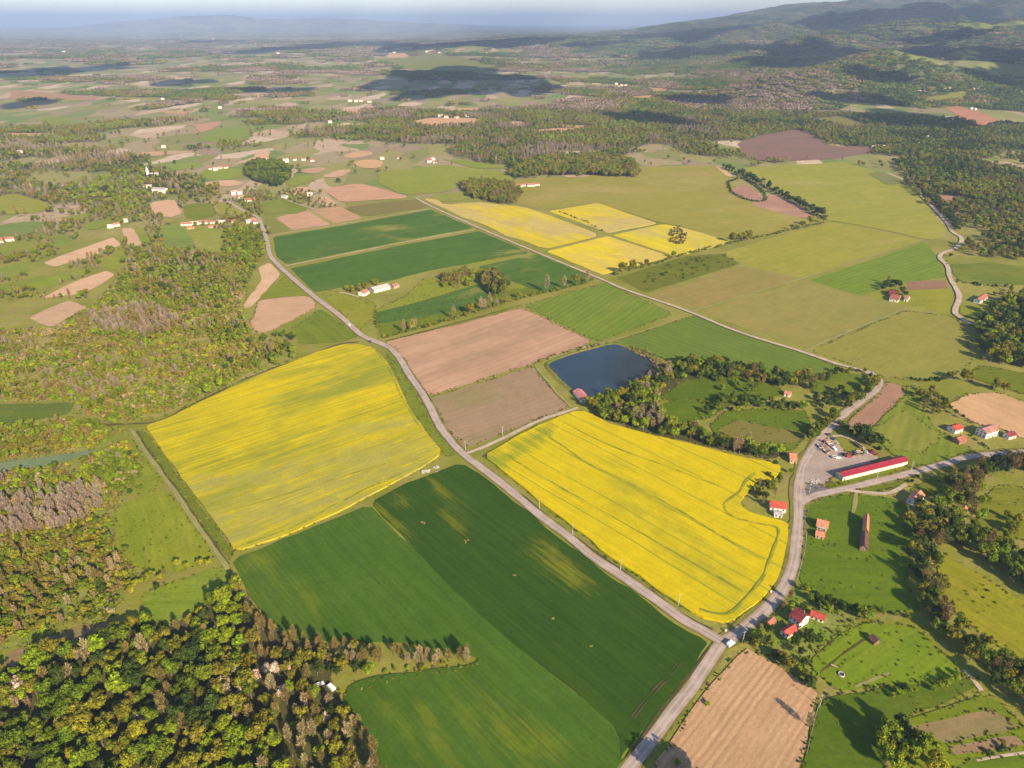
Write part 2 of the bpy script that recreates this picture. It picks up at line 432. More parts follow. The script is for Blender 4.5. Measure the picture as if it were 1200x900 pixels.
NA, NR = 560, 460
ang = np.radians(np.linspace(-80, 80, NA))
rad = np.concatenate([[5.0], np.geomspace(60, 62000, NR - 1)])
AA, RR = np.meshgrid(ang, rad)
TX = np.sin(AA) * RR; TY = np.cos(AA) * RR - 40
TZ = height(TX, TY)
idx = np.arange(NA * NR).reshape(NR, NA)
quads = np.stack([idx[:-1, :-1], idx[:-1, 1:], idx[1:, 1:], idx[1:, :-1]], -1).reshape(-1, 4)
def ground_mat():
    t = NT('country_ground')
    p = t.pos()
    wood = t.n('Attribute', attribute_type='GEOMETRY', attribute_name='wood').outputs['Fac']
    far = t.n('Attribute', attribute_type='GEOMETRY', attribute_name='farland').outputs['Fac']
    n1 = t.noise(p, .012, 8, .62); n2 = t.noise(p, .06, 8, .7); n3 = t.noise(p, .004, 4)
    near = t.mix(t.ramp(n1, .36, .64), (.175, .190, .020), (.255, .235, .050))
    near = t.mix(t.math('MULTIPLY', t.ramp(n2, .5, .66), .8), near, (.25, .185, .08))
    # patchwork of narrow strip fields
    pp = t.mapping(p, (1 / 62, 1 / 150, 0), (0, 0, R(-38)))
    wv = t.n('VectorMath', operation='ADD'); t.set(wv.inputs[0], pp)
    nn = t.n('VectorMath', operation='SCALE'); t.set(nn.inputs[0], t.noise(p, .004, 3, col=True)); nn.inputs['Scale'].default_value = 1.6
    t.set(wv.inputs[1], nn.outputs[0])
    vo = t.n('TexVoronoi', voronoi_dimensions='2D'); t.set(vo.inputs['Vector'], wv.outputs[0]); vo.inputs['Scale'].default_value = 1
    sp = t.n('SeparateColor'); t.set(sp.inputs[0], vo.outputs['Color'])
    field = t.cramp(sp.outputs[0], [(0, (.21, .21, .06)), (.14, (.27, .25, .08)), (.28, (.15, .21, .045)), (.40, (.32, .25, .14)),
                                    (.54, (.23, .23, .07)), (.66, (.28, .21, .14)), (.76, (.46, .33, .23)), (.86, (.18, .23, .05)), (.93, (.54, .41, .30))], True)
    hl = t.n('Attribute', attribute_type='GEOMETRY', attribute_name='hilly').outputs['Fac']
    field = t.mix(t.math('MULTIPLY', hl, .7), field, (.15, .175, .045))
    field = t.mix(t.math('MULTIPLY', t.ramp(n2, .42, .66), .5), field, (.21, .175, .085))
    woods = t.mix(t.ramp(n1, .38, .62), (.12, .13, .045), (.22, .17, .115))
    woods = t.mix(t.math('MULTIPLY', hl, .75), woods, (.085, .115, .035))
    woods = t.mix(t.ramp(n2, .45, .7), woods, (.075, .095, .032))
    c = t.mix(far, near, field)
    wf = t.math('ADD', wood, t.math('MULTIPLY', t.math('SUBTRACT', n2, .5), .9), clamp=True)
    c = t.mix(t.ramp(wf, .3, .6), c, woods)
    c = t.mix(1.0, c, t.math('MULTIPLY_ADD', t.noise(p, .5, 6, .7), .5, .75), 'MULTIPLY')
    return t.finish(c, .95, t.bump(n2, .5, 3.0), .04)
terrain = mesh_obj('ground', np.stack([TX.ravel(), TY.ravel(), TZ.ravel()], -1), quads, ground_mat(), smooth_=True)
tag(terrain, kind='structure')
wd = wood_density(TX, TY)
for nm, val in (('wood', wd), ('farland', smooth(RR, 1150, 1500)), ('hilly', smooth(TX - (900 - .10 * (TY - 2000)), -600, 700) * smooth(TY, 2300, 3300))):
    a = terrain.data.attributes.new(nm, 'FLOAT', 'POINT'); a.data.foreach_set('value', val.ravel().astype(np.float32))

# ------------------------------------------------------------------ roads
def spline(pts, step=4.0):
    """smooth line through world points"""
    P = np.asarray(pts, float)
    P = np.vstack([2 * P[0] - P[1], P, 2 * P[-1] - P[-2]])
    out = []
    for i in range(1, len(P) - 2):
        a, b, c, d = P[i - 1], P[i], P[i + 1], P[i + 2]
        n = max(2, int(np.linalg.norm(c - b) / step))
        t = np.linspace(0, 1, n, endpoint=False)[:, None]
        out.append(.5 * (2 * b + (c - a) * t + (2 * a - 5 * b + 4 * c - d) * t ** 2 + (3 * b - a - 3 * c + d) * t ** 3))
    return np.vstack(out + [P[-2][None]])

ROADPTS = []      # (x, y, half width) of every road sample

def ribbon(name, line, width, mat, z=.12, jitter=.3, seed=0, kind='structure', drape=0, thick=0.0):
    d = np.gradient(line, axis=0); d /= np.maximum(np.linalg.norm(d, axis=1), 1e-6)[:, None]
    nrm = np.stack([-d[:, 1], d[:, 0]], -1)
    s = np.concatenate([[0], np.cumsum(np.linalg.norm(np.diff(line, axis=0), axis=1))])
    jl = (vnoise(s / 9, s * 0, 5 + seed) - .5) * 2 * jitter; jr = (vnoise(s / 9, s * 0 + 50, 9 + seed) - .5) * 2 * jitter
    cols = [-.5, -.25, 0, .25, .5]
    V = []; UV = []
    for k in cols:
        off = k * width + (jl if k < 0 else jr) * (abs(k) * 2)
        q = line + nrm * np.asarray(off).reshape(-1, 1)
        zz = (height(q[:, 0], q[:, 1]) if drape else 0) + z + (.5 - abs(k)) * .1
        V.append(np.column_stack([q, np.broadcast_to(zz, len(q))])); UV.append(np.column_stack([np.full(len(q), k + .5), s]))
    n = len(line); K = len(cols)
    V = np.stack(V, 1).reshape(-1, 3); UV = np.stack(UV, 1).reshape(-1, 2)
    i = np.arange((n - 1))[:, None] * K + np.arange(K - 1)[None]
    F = np.stack([i, i + 1, i + K + 1, i + K], -1).reshape(-1, 4)[:, ::-1]
    o = mesh_obj(name, V, F, mat)
    uv = o.data.uv_layers.new(name='UVMap')
    uv.data.foreach_set('uv', UV[F.ravel()].astype(np.float32).ravel())
    return tag(o, kind=kind)

def far_line(px):
    P = GP(px)
    return P

ROADS = [
 ('country_road', 6.2, 'road', [(262,233),(268,237),(290,250),(302,255),(308,268),(313,283),(317,300),(328,313),(347,330),(367,347),(400,372),(423,393),(443,402),(458,409),(470,423),(478,437),(500,470),(517,503),(543,533),(567,551),(600,577),(633,605),(667,630),(690,650),(733,679),(767,703),(800,727),(820,738),(845,753)]),
 ('village_road', 6.4, 'road', [(845,753),(858,747),(873,735),(900,713),(917,692),(927,670),(932,648),(934,625),(936,600),(936,573),(940,550),(950,530),(967,508),(990,485),(1013,468),(1028,456),(1031,447),(1025,440),(1012,434)]),
 ('junction_road', 6.0, 'road', [(936,592),(943,587),(960,580),(987,574),(1017,567),(1067,555),(1100,546),(1140,535),(1200,530),(1290,524)]),
 ('plain_road', 6.0, 'road', [(845,753),(833,772),(817,797),(797,823),(767,862),(743,892),(715,930)]),
 ('farm_lane', 3.6, 'dirt', [(543,532),(552,530),(587,515),(633,493),(660,484),(677,478)]),
 ('dirt_road', 4.2, 'dirt', [(487,232),(507,243),(567,270),(633,298),(703,327),(733,340),(800,363),(867,390),(940,413),(980,427),(1000,432),(1014,436)]),
 ('winding_lane', 6.0, 'dirt', [(1040,203),(1067,215),(1080,230),(1097,247),(1110,262),(1116,272),(1127,280),(1120,291),(1103,298),(1102,304),(1110,312),(1113,325),(1121,340),(1124,350),(1119,365),(1123,371),(1134,378),(1150,384)]),
 ('field_track', 3.2, 'track', [(153,503),(160,512),(173,533),(200,570),(227,610),(253,647),(268,668)]),
 ('field_path', 2.2, 'track', [(800,372),(745,391),(700,404),(630,424)]),
 ('meadow_path', 3.0, 'track', [(1082,281),(1033,297),(985,312),(938,327),(870,347),(812,365)]),
 ('stubble_path', 3.0, 'track', [(1063,361),(1010,382),(975,397),(943,411)]),
 ('pond_path', 2.6, 'track', [(626,427),(640,445),(655,463),(670,478)]),
 ('crop_path', 2.6, 'dirt', [(335,312),(400,299),(480,283),(557,269)]),
 ('crop_path', 2.6, 'dirt', [(317,276),(400,263),(503,245)]),
 ('crop_path', 2.4, 'track', [(622,297),(570,310),(530,318),(495,327)]),
 ('farm_track', 3.0, 'dirt', [(398,343),(410,345),(421,349)]),
 ('house_lane', 3.6, 'dirt', [(990,574),(1008,577),(1035,579),(1050,575),(1062,568)]),
 ('yard_path', 3.0, 'dirt', [(975,512),(985,511),(997,515),(1010,524),(1022,534)]),
 ('meadow_track', 2.6, 'track', [(1003,578),(1002,590),(999,603)]),
 ('village_track', 3.0, 'dirt', [(330,232),(350,240),(372,247)]),
 ('village_track', 5.0, 'dirt', [(28,207),(32,213),(37,220),(34,227)]),
]
ROADLINES = []
for i, (nm, w, mt, px) in enumerate(ROADS):
    P = GP(px)
    far = np.hypot(P[:, 0], P[:, 1]).max() > 1250
    ln = spline(P, 4.0 if not far else 8.0)
    ROADLINES.append((nm, w, mt, ln, far))
    ROADPTS += [(x, y, w / 2) for x, y in ln]
RP = np.array(ROADPTS)

def road_gap(x, y):
    """distance from the nearest road edge"""
    x = np.atleast_1d(x); y = np.atleast_1d(y)
    out = np.full(len(x), 1e9)
    for a in range(0, len(x), 4000):
        dx = x[a:a + 4000, None] - RP[None, :, 0]; dy = y[a:a + 4000, None] - RP[None, :, 1]
        out[a:a + 4000] = (np.sqrt(dx * dx + dy * dy) - RP[None, :, 2]).min(1)
    return out

for i, (nm, w, mt, ln, far) in enumerate(ROADLINES):
    ribbon(nm, ln, w, M[mt], .42 + i * .008 + (.4 if far else 0), .35 if w > 4 else .5, i, drape=far)
    if w >= 5.5 and not far:
        ribbon('road_verge', ln, w + (4.5 if nm != 'plain_road' else 2.4), M['verge'], .37 + i * .003, 1.2, i + 40)

# ------------------------------------------------------------------ fields
def outline(P, seg, jit, seed):
    n = len(P); out = []
    for i in range(n):
        a = P[i]; b = P[(i + 1) % n]
        k = max(1, int(np.linalg.norm(b - a) / seg))
        for j in range(k): out.append(a + (b - a) * j / k)
    Q = np.array(out)
    s = np.arange(len(Q))
    Q = Q + np.stack([vnoise(s * .7, s * 0 + seed, 71), vnoise(s * .7, s * 0 + seed + 33, 72)], -1) * 2 * jit - jit
    return Q

def round_corners(P, it=1, cut=5.0):
    for _ in range(it):
        L = np.linalg.norm(np.roll(P, -1, 0) - P, axis=1)[:, None]; k = np.minimum(cut / np.maximum(L, 1e-3), .25)
        A = P * (1 - k) + np.roll(P, -1, 0) * k; B = P * k + np.roll(P, -1, 0) * (1 - k)
        P = np.stack([A, B], 1).reshape(-1, 2)
    return P

FIELDN = [0]
FIELDS = []
NEARF = []
def field(name, mat, px, row=None, hgt=.04, tint=(1, 1, 1), rnd=1, keep_off=1.2, jit=None, world=None):
    i = FIELDN[0]; FIELDN[0] += 1
    P = GP(px) if world is None else np.asarray(world, float)
    dist = np.hypot(P[:, 0], P[:, 1]).max()
    far = dist > 1250
    if rnd: P = round_corners(P, rnd, 4.0 if not far else 14.0)
    Q = outline(P, 7 if not far else 30, (jit if jit is not None else (1.0 if not far else 5)), i * 7.3)
    if keep_off is not None:
        for _ in range(2):
            dx = Q[:, None, 0] - RP[None, :, 0]; dy = Q[:, None, 1] - RP[None, :, 1]
            dd = np.sqrt(dx * dx + dy * dy) - RP[None, :, 2] - keep_off
            k = dd.argmin(1); m = dd[np.arange(len(Q)), k]
            bad = (m < 0) & (m > -4)
            for q in np.nonzero(bad)[0]:
                c = P.mean(0); v = Q[q] - RP[k[q], :2]; l = max(np.linalg.norm(v), 1e-3)
                Q[q] = Q[q] + v / l * (-m[q])
    if name not in ('woodland_floor', 'scrub_ground'): FIELDS.append(Q.copy())
    if not far and np.hypot(*P.mean(0)) < 800: NEARF.append((Q.copy(), mat))
    th = 0.0
    if row is not None:
        a, b = GP(row); th = math.atan2(b[1] - a[1], b[0] - a[0])
    c, s = math.cos(-th), math.sin(-th)
    bm = bmesh.new()
    z = .02 + i * .003
    vs = [bm.verts.new((x, y, 0)) for x, y in Q]
    f = bm.faces.new(vs)
    if f.normal.z < 0 or f.calc_area() and (f.normal_update() or f.normal.z < 0): bmesh.ops.reverse_faces(bm, faces=[f])
    if far:
        bmesh.ops.triangulate(bm, faces=bm.faces[:])
        lo, hi = Q.min(0), Q.max(0)
        for ax in (0, 1):
            for t in np.arange(lo[ax] + 40, hi[ax], 60.0):
                co = [0, 0, 0]; no = [0, 0, 0]; co[ax] = t; no[ax] = 1
                bmesh.ops.bisect_plane(bm, geom=bm.verts[:] + bm.edges[:] + bm.faces[:], plane_co=co, plane_no=no)
        for v in bm.verts: v.co.z = float(height(v.co.x, v.co.y)) + .45 + z
    elif hgt > .1:
        r = bmesh.ops.extrude_face_region(bm, geom=bm.faces[:])
        for g in r['geom']:
            if isinstance(g, bmesh.types.BMVert): g.co.z = hgt + z
        bmesh.ops.recalc_face_normals(bm, faces=bm.faces[:])
    else:
        for v in bm.verts: v.co.z = z
    for v in bm.verts:
        x, y = v.co.x, v.co.y
        v.co.x = x * c - y * s; v.co.y = x * s + y * c
    me = bpy.data.meshes.new(name); bm.to_mesh(me); bm.free()
    me.materials.append(M[mat])
    o = bpy.data.objects.new(name, me); COL.objects.link(o)
    o.rotation_euler = (0, 0, th)
    o.color = tuple(tint) + (1,)
    return tag(o, kind='structure')

EW = [(317,300),(557,268)]            # rows of the upper green strips
DG = [(490,653),(627,777)]            # rows of the big lower field
F = field
# meadows under everything in the middle of the plain
F('meadow','meadow',[(443,398),(440,364),(477,347),(495,328),(560,306),(622,297),(640,300),(697,327),(690,332),(600,352),(520,377)],EW)
F('meadow','meadow',[(376,344),(398,342),(440,355),(438,372),(420,388),(402,370)],None,tint=(1.05,.98,.9))
F('meadow','lush',[(443,382),(440,372),(600,340),(690,322),(692,330),(600,352),(520,377),(448,397)],EW,tint=(1.2,1.1,1.1))
F('crop_strip','green_far',[(441,380),(440,366),(480,357),(560,333),(572,336),(578,350),(540,363),(500,371)],EW,.25,tint=(1,1,1.25))
# dark green strips
F('wheat_field','green_far',[(320,278),(400,265),(505,246),(555,267),(480,281),(400,297),(337,310),(324,300)],EW,.4)
F('wheat_field','green_far',[(340,315),(400,302),(480,286),(562,271),(620,296),(560,307),(500,318),(455,330),(400,337),(370,343)],EW,.4)
F('wheat_field','green_far',[(560,313),(628,298),(697,327),(640,343),(622,338)],EW,.4)
# upper rapeseed
F('rapeseed_field','rape_far',[(492,232),(512,234),(520,240),(557,237),(613,243),(650,255),(707,276),(637,293),(572,267),(515,242)],[(513,241),(633,293)],.5)
F('rapeseed_field','rape_far',[(643,248),(700,238),(770,262),(712,273)],[(643,248),(770,262)],.5)
F('rapeseed_field','rape_far',[(717,276),(777,263),(800,267),(858,284),(800,299),(787,299)],[(717,276),(787,299)],.5,tint=(1,1.04,.9))
F('rapeseed_field','rape_far',[(640,295),(712,277),(786,301),(706,322)],[(640,295),(706,322)],.5,tint=(1.12,1.1,.7))
# olive plain to the right
F('olive_meadow','olive',[(596,236),(604,210),(690,207),(755,195),(840,194),(850,205),(880,236),(925,250),(960,262),(870,281),(852,284),(800,266),(770,261),(700,237),(640,247)],[(600,210),(842,195)],tint=(1,.97,.95))
F('olive_meadow','olive',[(868,197),(993,190),(1032,205),(1066,219),(1078,233),(1095,252),(1112,270),(1106,279),(1085,281),(983,260),(968,258)],[(868,197),(993,190)],tint=(1.0,1.08,.85))
F('olive_meadow','olive',[(846,296),(968,261),(985,262),(1080,281),(1033,296),(940,326),(873,311)],[(846,296),(968,261)],tint=(1.02,1.04,.8))
F('green_meadow','rowcrop',[(948,328),(1083,284),(1098,300),(1108,325),(1062,331),(1006,346)],[(948,328),(1083,284)],tint=(1.0,1.05,.7))
F('stubble_field','stubble',[(757,346),(872,312),(935,327),(814,362)],[(757,346),(872,312)],tint=(1.02,.96,1))
F('stubble_field','stubble',[(818,365),(940,330),(1003,346),(1045,352),(1060,361),(942,409)],[(818,365),(940,330)],tint=(1,1.02,.92))
F('stubble_field','stubble',[(950,411),(1062,364),(1120,372),(1130,385),(1140,425),(1110,442),(1075,447),(1033,442),(1003,430)],[(950,411),(1062,364)],tint=(.92,1.02,.75))
F('olive_meadow','meadow',[(1063,333),(1108,329),(1116,346),(1117,362),(1112,368),(1060,358),(1010,346)],None,tint=(1.1,1.0,1.2))
F('brown_bed','plough_grey',[(1061,330),(1106,328),(1113,338),(1064,340)],None,tint=(.85,.72,.75))
F('soil_strip','plough_pink',[(877,240),(903,228),(935,240),(954,254),(940,256)],None,tint=(.95,.85,.95))
F('soil_patch','plough_pink',[(858,222),(872,216),(888,226),(894,234),(884,236),(866,230)],None,tint=(.85,.75,.85))
F('soil_strip','tan',[(838,194),(846,194),(860,207),(852,208)],None)
F('meadow_strip','lush',[(722,326),(800,301),(845,297),(868,309),(800,330),(757,343)],None,tint=(1.1,.9,1.2))
F('meadow','rowcrop',[(614,358),(703,333),(710,332),(790,368),(700,401),(640,371)],[(640,371),(703,333)],tint=(1.0,1.0,.8))
F('striped_field','rowcrop',[(702,407),(800,374),(815,369),(905,402),(985,430),(963,444),(900,437),(830,424),(775,420),(737,410)],[(800,374),(960,432)],tint=(.82,.86,.85))
# pink and grey ploughland
F('ploughed_field','plough_pink',[(451,401),(530,382),(611,361),(640,374),(695,401),(630,424),(533,455),(502,464),(480,432),(468,413)],[(480,433),(640,374)])
F('ploughed_field','plough_grey',[(504,467),(533,458),(624,429),(667,477),(590,508),(547,525),(526,506)],[(504,467),(624,429)])
# meadows beside the road on the left
F('green_meadow','lush',[(305,350),(333,322),(362,348),(350,348)],None,tint=(1.5,1.25,1.5))
F('bare_field','tan',[(303,352),(335,348),(363,347),(372,359),(350,372),(333,380),(307,392),(287,382),(298,372)],[(303,352),(363,347)],tint=(.86,.84,.84))
F('bare_field','tan',[(303,313),(316,308),(329,321),(312,340),(293,361),(284,360),(307,328)],[(316,308),(293,361)])
F('green_meadow','lush',[(375,362),(422,394),(400,401),(352,404),(343,384)],[(375,362),(422,394)],tint=(1.2,1.15,1.4))
# large foreground fields
F('rapeseed_field','rape_patchy',[(170,500),(200,490),(240,470),(300,443),(367,415),(400,405),(420,404),(438,409),(452,423),(463,443),(480,480),(497,504),(518,531),(495,548),(467,563),(400,599),(340,626),(277,648),(262,625),(233,587),(207,553),(187,523)],[(207,560),(400,495)],1.2,keep_off=2.5)
F('rapeseed_field','rape',[(566,535),(610,510),(668,484),(690,484),(717,499),(767,512),(800,520),(833,528),(873,538),(908,544),(915,550),(908,562),(886,564),(875,580),(868,590),(873,600),(893,607),(920,612),(928,624),(925,643),(917,675),(900,699),(877,716),(853,731),(833,729),(800,713),(767,690),(707,648),(667,615),(633,590),(600,562)],[(640,515),(800,600)],1.2,keep_off=2.5)
F('wheat_field','wheat_light',[(273,656),(340,630),(432,592),(494,653),(554,713),(631,777),(687,820),(727,857),(730,905),(700,950),(460,950),(443,886),(420,848),(400,822),(410,800),(450,792),(520,784),(560,779),(562,770),(470,752),(400,752),(385,752),(340,747),(300,712),(284,682)],DG,.5)
F('wheat_field','wheat',[(434,590),(470,570),(541,543),(567,558),(600,585),(667,637),(720,677),(800,737),(829,750),(832,763),(817,783),(793,811),(767,848),(738,880),(728,900),(726,855),(683,818),(627,775),(550,711),(493,652)],DG,.55,keep_off=2.5)
F('ploughed_field','plough',[(874,760),(930,793),(957,814),(944,870),(932,910),(920,945),(738,945),(770,892),(805,840),(846,788)],[(784,900),(850,815)],.30,keep_off=1.2,rnd=0)
F('grass_strip','meadow',[(395,818),(400,803),(440,797),(490,786),(556,780),(562,777),(520,790),(470,798),(430,806)],None,tint=(1.1,.95,.9))
F('grass_margin','lush',[(168,503),(186,525),(207,555),(233,590),(262,628),(277,650),(266,655),(240,620),(205,573),(175,530),(158,506)],None,tint=(1.2,1.05,1.3))
F('grass_margin','meadow',[(452,412),(475,440),(495,474),(512,505),(536,532),(522,536),(500,508),(482,480),(466,443)],None,tint=(.75,.85,.9))
#F('weedy_corner','lush',[(560,537),(600,518),(635,502),(660,492),(640,510),(615,528),(590,545),(570,545)],None,1.26,tint=(1.3,1.0,1.4))
# left meadows
F('meadow','meadow',[(133,600),(150,590),(170,578),(196,573),(225,612),(252,650),(240,660),(200,674),(165,668),(140,655),(133,630)],[(150,590),(165,668)],tint=(1.0,1.02,.9))
F('meadow','meadow',[(163,698),(200,685),(240,668),(262,664),(272,675),(262,692),(235,712),(213,725),(187,735),(172,720)],None,tint=(.8,.98,.9))
F('meadow','meadow',[(152,512),(172,536),(194,568),(165,580),(140,580),(120,560)],None,tint=(.95,1,1))
F('bare_strip','plough_grey',[(8,766),(40,752),(77,738),(128,728),(135,735),(80,752),(23,781),(0,785)],None,tint=(.85,.85,.75))
F('green_crop','green_far',[(-60,478),(0,474),(60,473),(90,472),(84,480),(76,488),(40,493),(0,498),(-60,500)],[(0,474),(90,472)],.3,tint=(1.5,1.05,1.2))
F('grey_crop','greywater',[(-60,548),(0,541),(50,536),(113,526),(108,533),(60,545),(0,553),(-60,566)],[(0,541),(113,526)])
F('glade','meadow',[(185,407),(213,397),(240,402),(262,414),(252,425),(222,428),(196,422)],None,tint=(1.15,1.05,1.5))
for nm, pts, mt, tint in [
  ('bare_field',[(50,308),(90,293),(133,278),(142,287),(107,301),(63,313)],'tan',(1,1,1)),
  ('bare_field',[(48,350),(80,333),(125,317),(135,322),(115,335),(97,344)],'tan',(1,.98,.98)),
  ('bare_field',[(33,373),(60,360),(80,352),(103,360),(80,372),(60,384)],'tan',(.85,.85,.85)),
  ('bare_field',[(142,268),(155,267),(167,287),(150,289)],'tan',(.95,.95,.95)),
  ('bare_field',[(174,238),(203,233),(215,251),(195,256),(177,252)],'tan',(1,.97,1)),
  ('bare_field',[(233,215),(263,211),(288,214),(275,219),(245,218)],'tan',(1,.97,1)),
  ('bare_field',[(333,225),(350,218),(367,222),(350,230)],'tan',(1,.97,1)),
  ('bare_field',[(366,234),(383,230),(398,240),(384,243)],'tan',(1,.97,1)),
  ('ploughed_field',[(378,222),(420,215),(455,224),(482,232),(400,238)],'plough_pink',(1.1,1.05,1)),
  ('ploughed_field',[(323,255),(360,247),(388,263),(343,270)],'plough_pink',(1.1,1.06,1.05)),
  ('ploughed_field',[(364,246),(398,242),(425,256),(392,262)],'tan',(.8,.74,.68)),
  ('stubble_field',[(402,243),(490,233),(503,242),(428,255)],'stubble',(.72,.72,.8)),
  ('meadow',[(309,256),(321,256),(341,270),(318,275)],'stubble',(.75,.9,.7)),
  ('meadow',[(303,240),(330,234),(345,247),(325,252),(306,251)],'rowcrop',(1.2,1.05,1)),
  ('meadow',[(345,236),(366,246),(340,252),(330,234)],'lush',(1.4,1.3,1.6)),
  ('meadow',[(213,240),(246,238),(256,253),(230,258),(217,254)],'lush',(1.4,1.2,1.6)),
  ('meadow',[(248,239),(275,237),(294,252),(262,257)],'olive',(.95,1,.8)),
  ('orchard_field',[(187,266),(213,263),(232,291),(197,296)],'vineyard',(.95,1,.9)),
  ('meadow',[(215,264),(260,270),(293,274),(300,287),(255,297),(234,291)],'olive',(.9,1.02,.85)),
  ('meadow',[(0,230),(20,227),(63,240),(50,250),(0,253),(-40,245)],'olive',(.95,1,.8)),
  ('meadow',[(0,263),(50,259),(48,272),(0,282),(-30,276)],'rowcrop',(1.1,1.05,1.6)),
  ('meadow',[(55,278),(77,275),(88,287),(66,291)],'rowcrop',(1.2,1.1,1.2)),
  ('meadow',[(0,286),(40,282),(44,296),(0,302)],'olive',(.75,.92,.7)),
  ('meadow',[(-30,318),(0,313),(37,305),(34,318),(10,328),(-30,332)],'olive',(.72,.92,.7)),
  ('meadow',[(-20,340),(0,334),(55,322),(50,330),(0,347)],'rowcrop',(1.2,1.05,.8)),
  ('meadow',[(28,333),(100,315),(104,320),(45,341)],'meadow',(.95,1.05,1)),
  ('meadow',[(117,307),(143,293),(150,300),(137,317),(122,314)],'meadow',(1.1,1.08,1.2)),
  ('meadow',[(97,263),(127,257),(131,262),(107,272)],'rowcrop',(1.3,1.15,1)),
  ('meadow',[(74,254),(107,250),(98,257),(80,260)],'olive',(.8,.95,.8)),
  ('meadow',[(157,266),(170,268),(180,286),(168,289)],'olive',(.75,.95,.7)),
  ('meadow',[(240,198),(283,198),(286,207),(250,213),(232,206)],'rowcrop',(1.5,1.3,1.1)),
  ('meadow',[(195,193),(235,190),(240,196),(200,201)],'rowcrop',(1.4,1.3,1.6)),
  ('bare_field',[(150,181),(190,177),(232,178),(180,184)],'tan',(.85,.85,.85)),
  ('bare_field',[(273,193),(296,185),(302,177),(318,177),(314,184),(290,190)],'tan',(1,.97,1)),
  ('bare_field',[(345,201),(365,196),(384,198),(372,204)],'tan',(.8,.8,.75)),
  ('bare_field',[(374,207),(398,199),(414,200),(398,208)],'tan',(.95,.93,.95)),
  ('bare_field',[(398,184),(420,177),(434,178),(437,182),(415,186)],'tan',(.95,.9,.8)),
  ('bare_field',[(413,190),(432,187),(449,189),(446,197),(424,198)],'tan',(.95,.9,.75)),
  ('meadow',[(330,212),(352,205),(372,207),(362,215),(340,220)],'olive',(.8,1,.7)),
  ('meadow',[(440,203),(520,193),(590,202),(600,208),(594,222),(545,215),(520,226),(470,228),(445,215)],'olive',(.85,1,.7)),
  ('meadow',[(515,186),(575,192),(600,198),(560,198)],'rowcrop',(1.4,1.2,1)),
  ('meadow',[(500,230),(555,222),(548,235),(520,238)],'olive',(.85,.98,.8)),
  ('bare_field',[(480,143),(505,138),(560,139),(558,146),(500,149)],'tan',(1,.9,.8)),
  ('bare_field',[(598,142),(617,143),(616,148),(600,147)],'tan',(1,.9,.8)),
  ('bare_field',[(630,152),(665,150),(690,151),(660,156),(632,156)],'tan',(.95,.85,.75)),
  ('bare_field',[(652,146),(695,148),(690,151),(656,149)],'tan',(.9,.85,.75)),
  ('bare_field',[(403,128),(425,128),(424,134),(403,134)],'tan',(.95,.8,.8)),
  ('bare_field',[(520,127),(570,126),(565,131),(525,132)],'tan',(.9,.85,.75)),
  ('bare_field',[(742,113),(770,111),(765,117),(745,116)],'tan',(.85,.8,.65)),
  ('bare_field',[(760,103),(782,103),(780,108),(762,108)],'tan',(.8,.75,.6)),
  ('bare_field',[(452,64),(480,61),(478,68),(455,68)],'tan',(1,.95,.85)),
  ('heath_field',[(866,168),(900,158),(935,152),(955,160),(975,172),(1015,172),(1027,178),(980,186),(900,190),(870,184)],'plough_grey',(.72,.62,.85)),
  ('meadow_field',[(945,140),(985,136),(1020,147),(1000,151)],'olive',(.7,.72,.8)),
  ('bare_field',[(1108,127),(1122,124),(1150,132),(1175,144),(1150,150),(1130,140)],'plough_pink',(1,.8,.7)),
  ('meadow_field',[(1075,118),(1100,112),(1130,106),(1140,112),(1105,120)],'olive',(.7,.8,.8)),
  ('meadow_field',[(440,70),(510,62),(545,68),(590,80),(560,86),(520,84),(470,80)],'olive',(.75,.85,.8)),
  ('meadow_field',[(1120,28),(1200,25),(1220,33),(1140,36)],'olive',(.6,.75,.7)),
  ('meadow_field',[(14,105),(120,113),(105,118),(10,116)],'tan',(.65,.6,.5)),
  ('bare_field',[(5,156),(70,157),(72,160),(10,161)],'tan',(.9,.85,.75)),
  ('meadow_field',[(50,137),(80,139),(76,148),(56,147)],'rowcrop',(1.4,1.2,.8)),
  ('bare_field',[(190,130),(222,131),(218,134),(195,133)],'tan',(.85,.8,.7)),
  ('bare_field',[(225,146),(262,142),(250,152),(235,156)],'tan',(.8,.7,.7)),
  ('meadow_field',[(228,166),(258,153),(290,150),(292,165),(262,167)],'rowcrop',(1.3,1.2,1.2)),
]:
    F(nm, mt, pts, None, .04, tint)
# right side
F('green_meadow','lush',[(947,590),(962,584),(1000,580),(1046,584),(1062,590),(1078,622),(1066,650),(1064,690),(1082,716),(1016,720),(965,700),(937,684),(939,650),(941,615)],None,tint=(.88,1,.8))
F('garden_meadow','meadow',[(946,775),(990,742),(1020,728),(1077,737),(1100,765),(1132,792),(1100,800),(1040,806),(990,810),(968,800)],[(946,775),(1020,728)],tint=(.72,.92,.55))
F('garden_ground','scrub',[(874,752),(890,735),(925,700),(938,688),(965,703),(1015,722),(985,742),(945,774),(960,806),(935,795)],None,tint=(.7,.95,.6))
F('dark_meadow','lush',[(958,826),(975,815),(1040,808),(1140,795),(1150,800),(1120,820),(1065,838),(1048,850),(1035,880),(1040,940),(930,940),(945,880)],None,tint=(.75,.85,.8))
F('garden_meadow','meadow',[(1056,848),(1100,832),(1160,812),(1200,850),(1260,900),(1260,950),(1050,950),(1060,880)],None,tint=(.75,.85,.55))
F('vegetable_bed','plough_grey',[(1059,854),(1135,836),(1160,832),(1194,853),(1107,871)],[(1059,854),(1135,837)],tint=(.95,.9,.85),rnd=0)
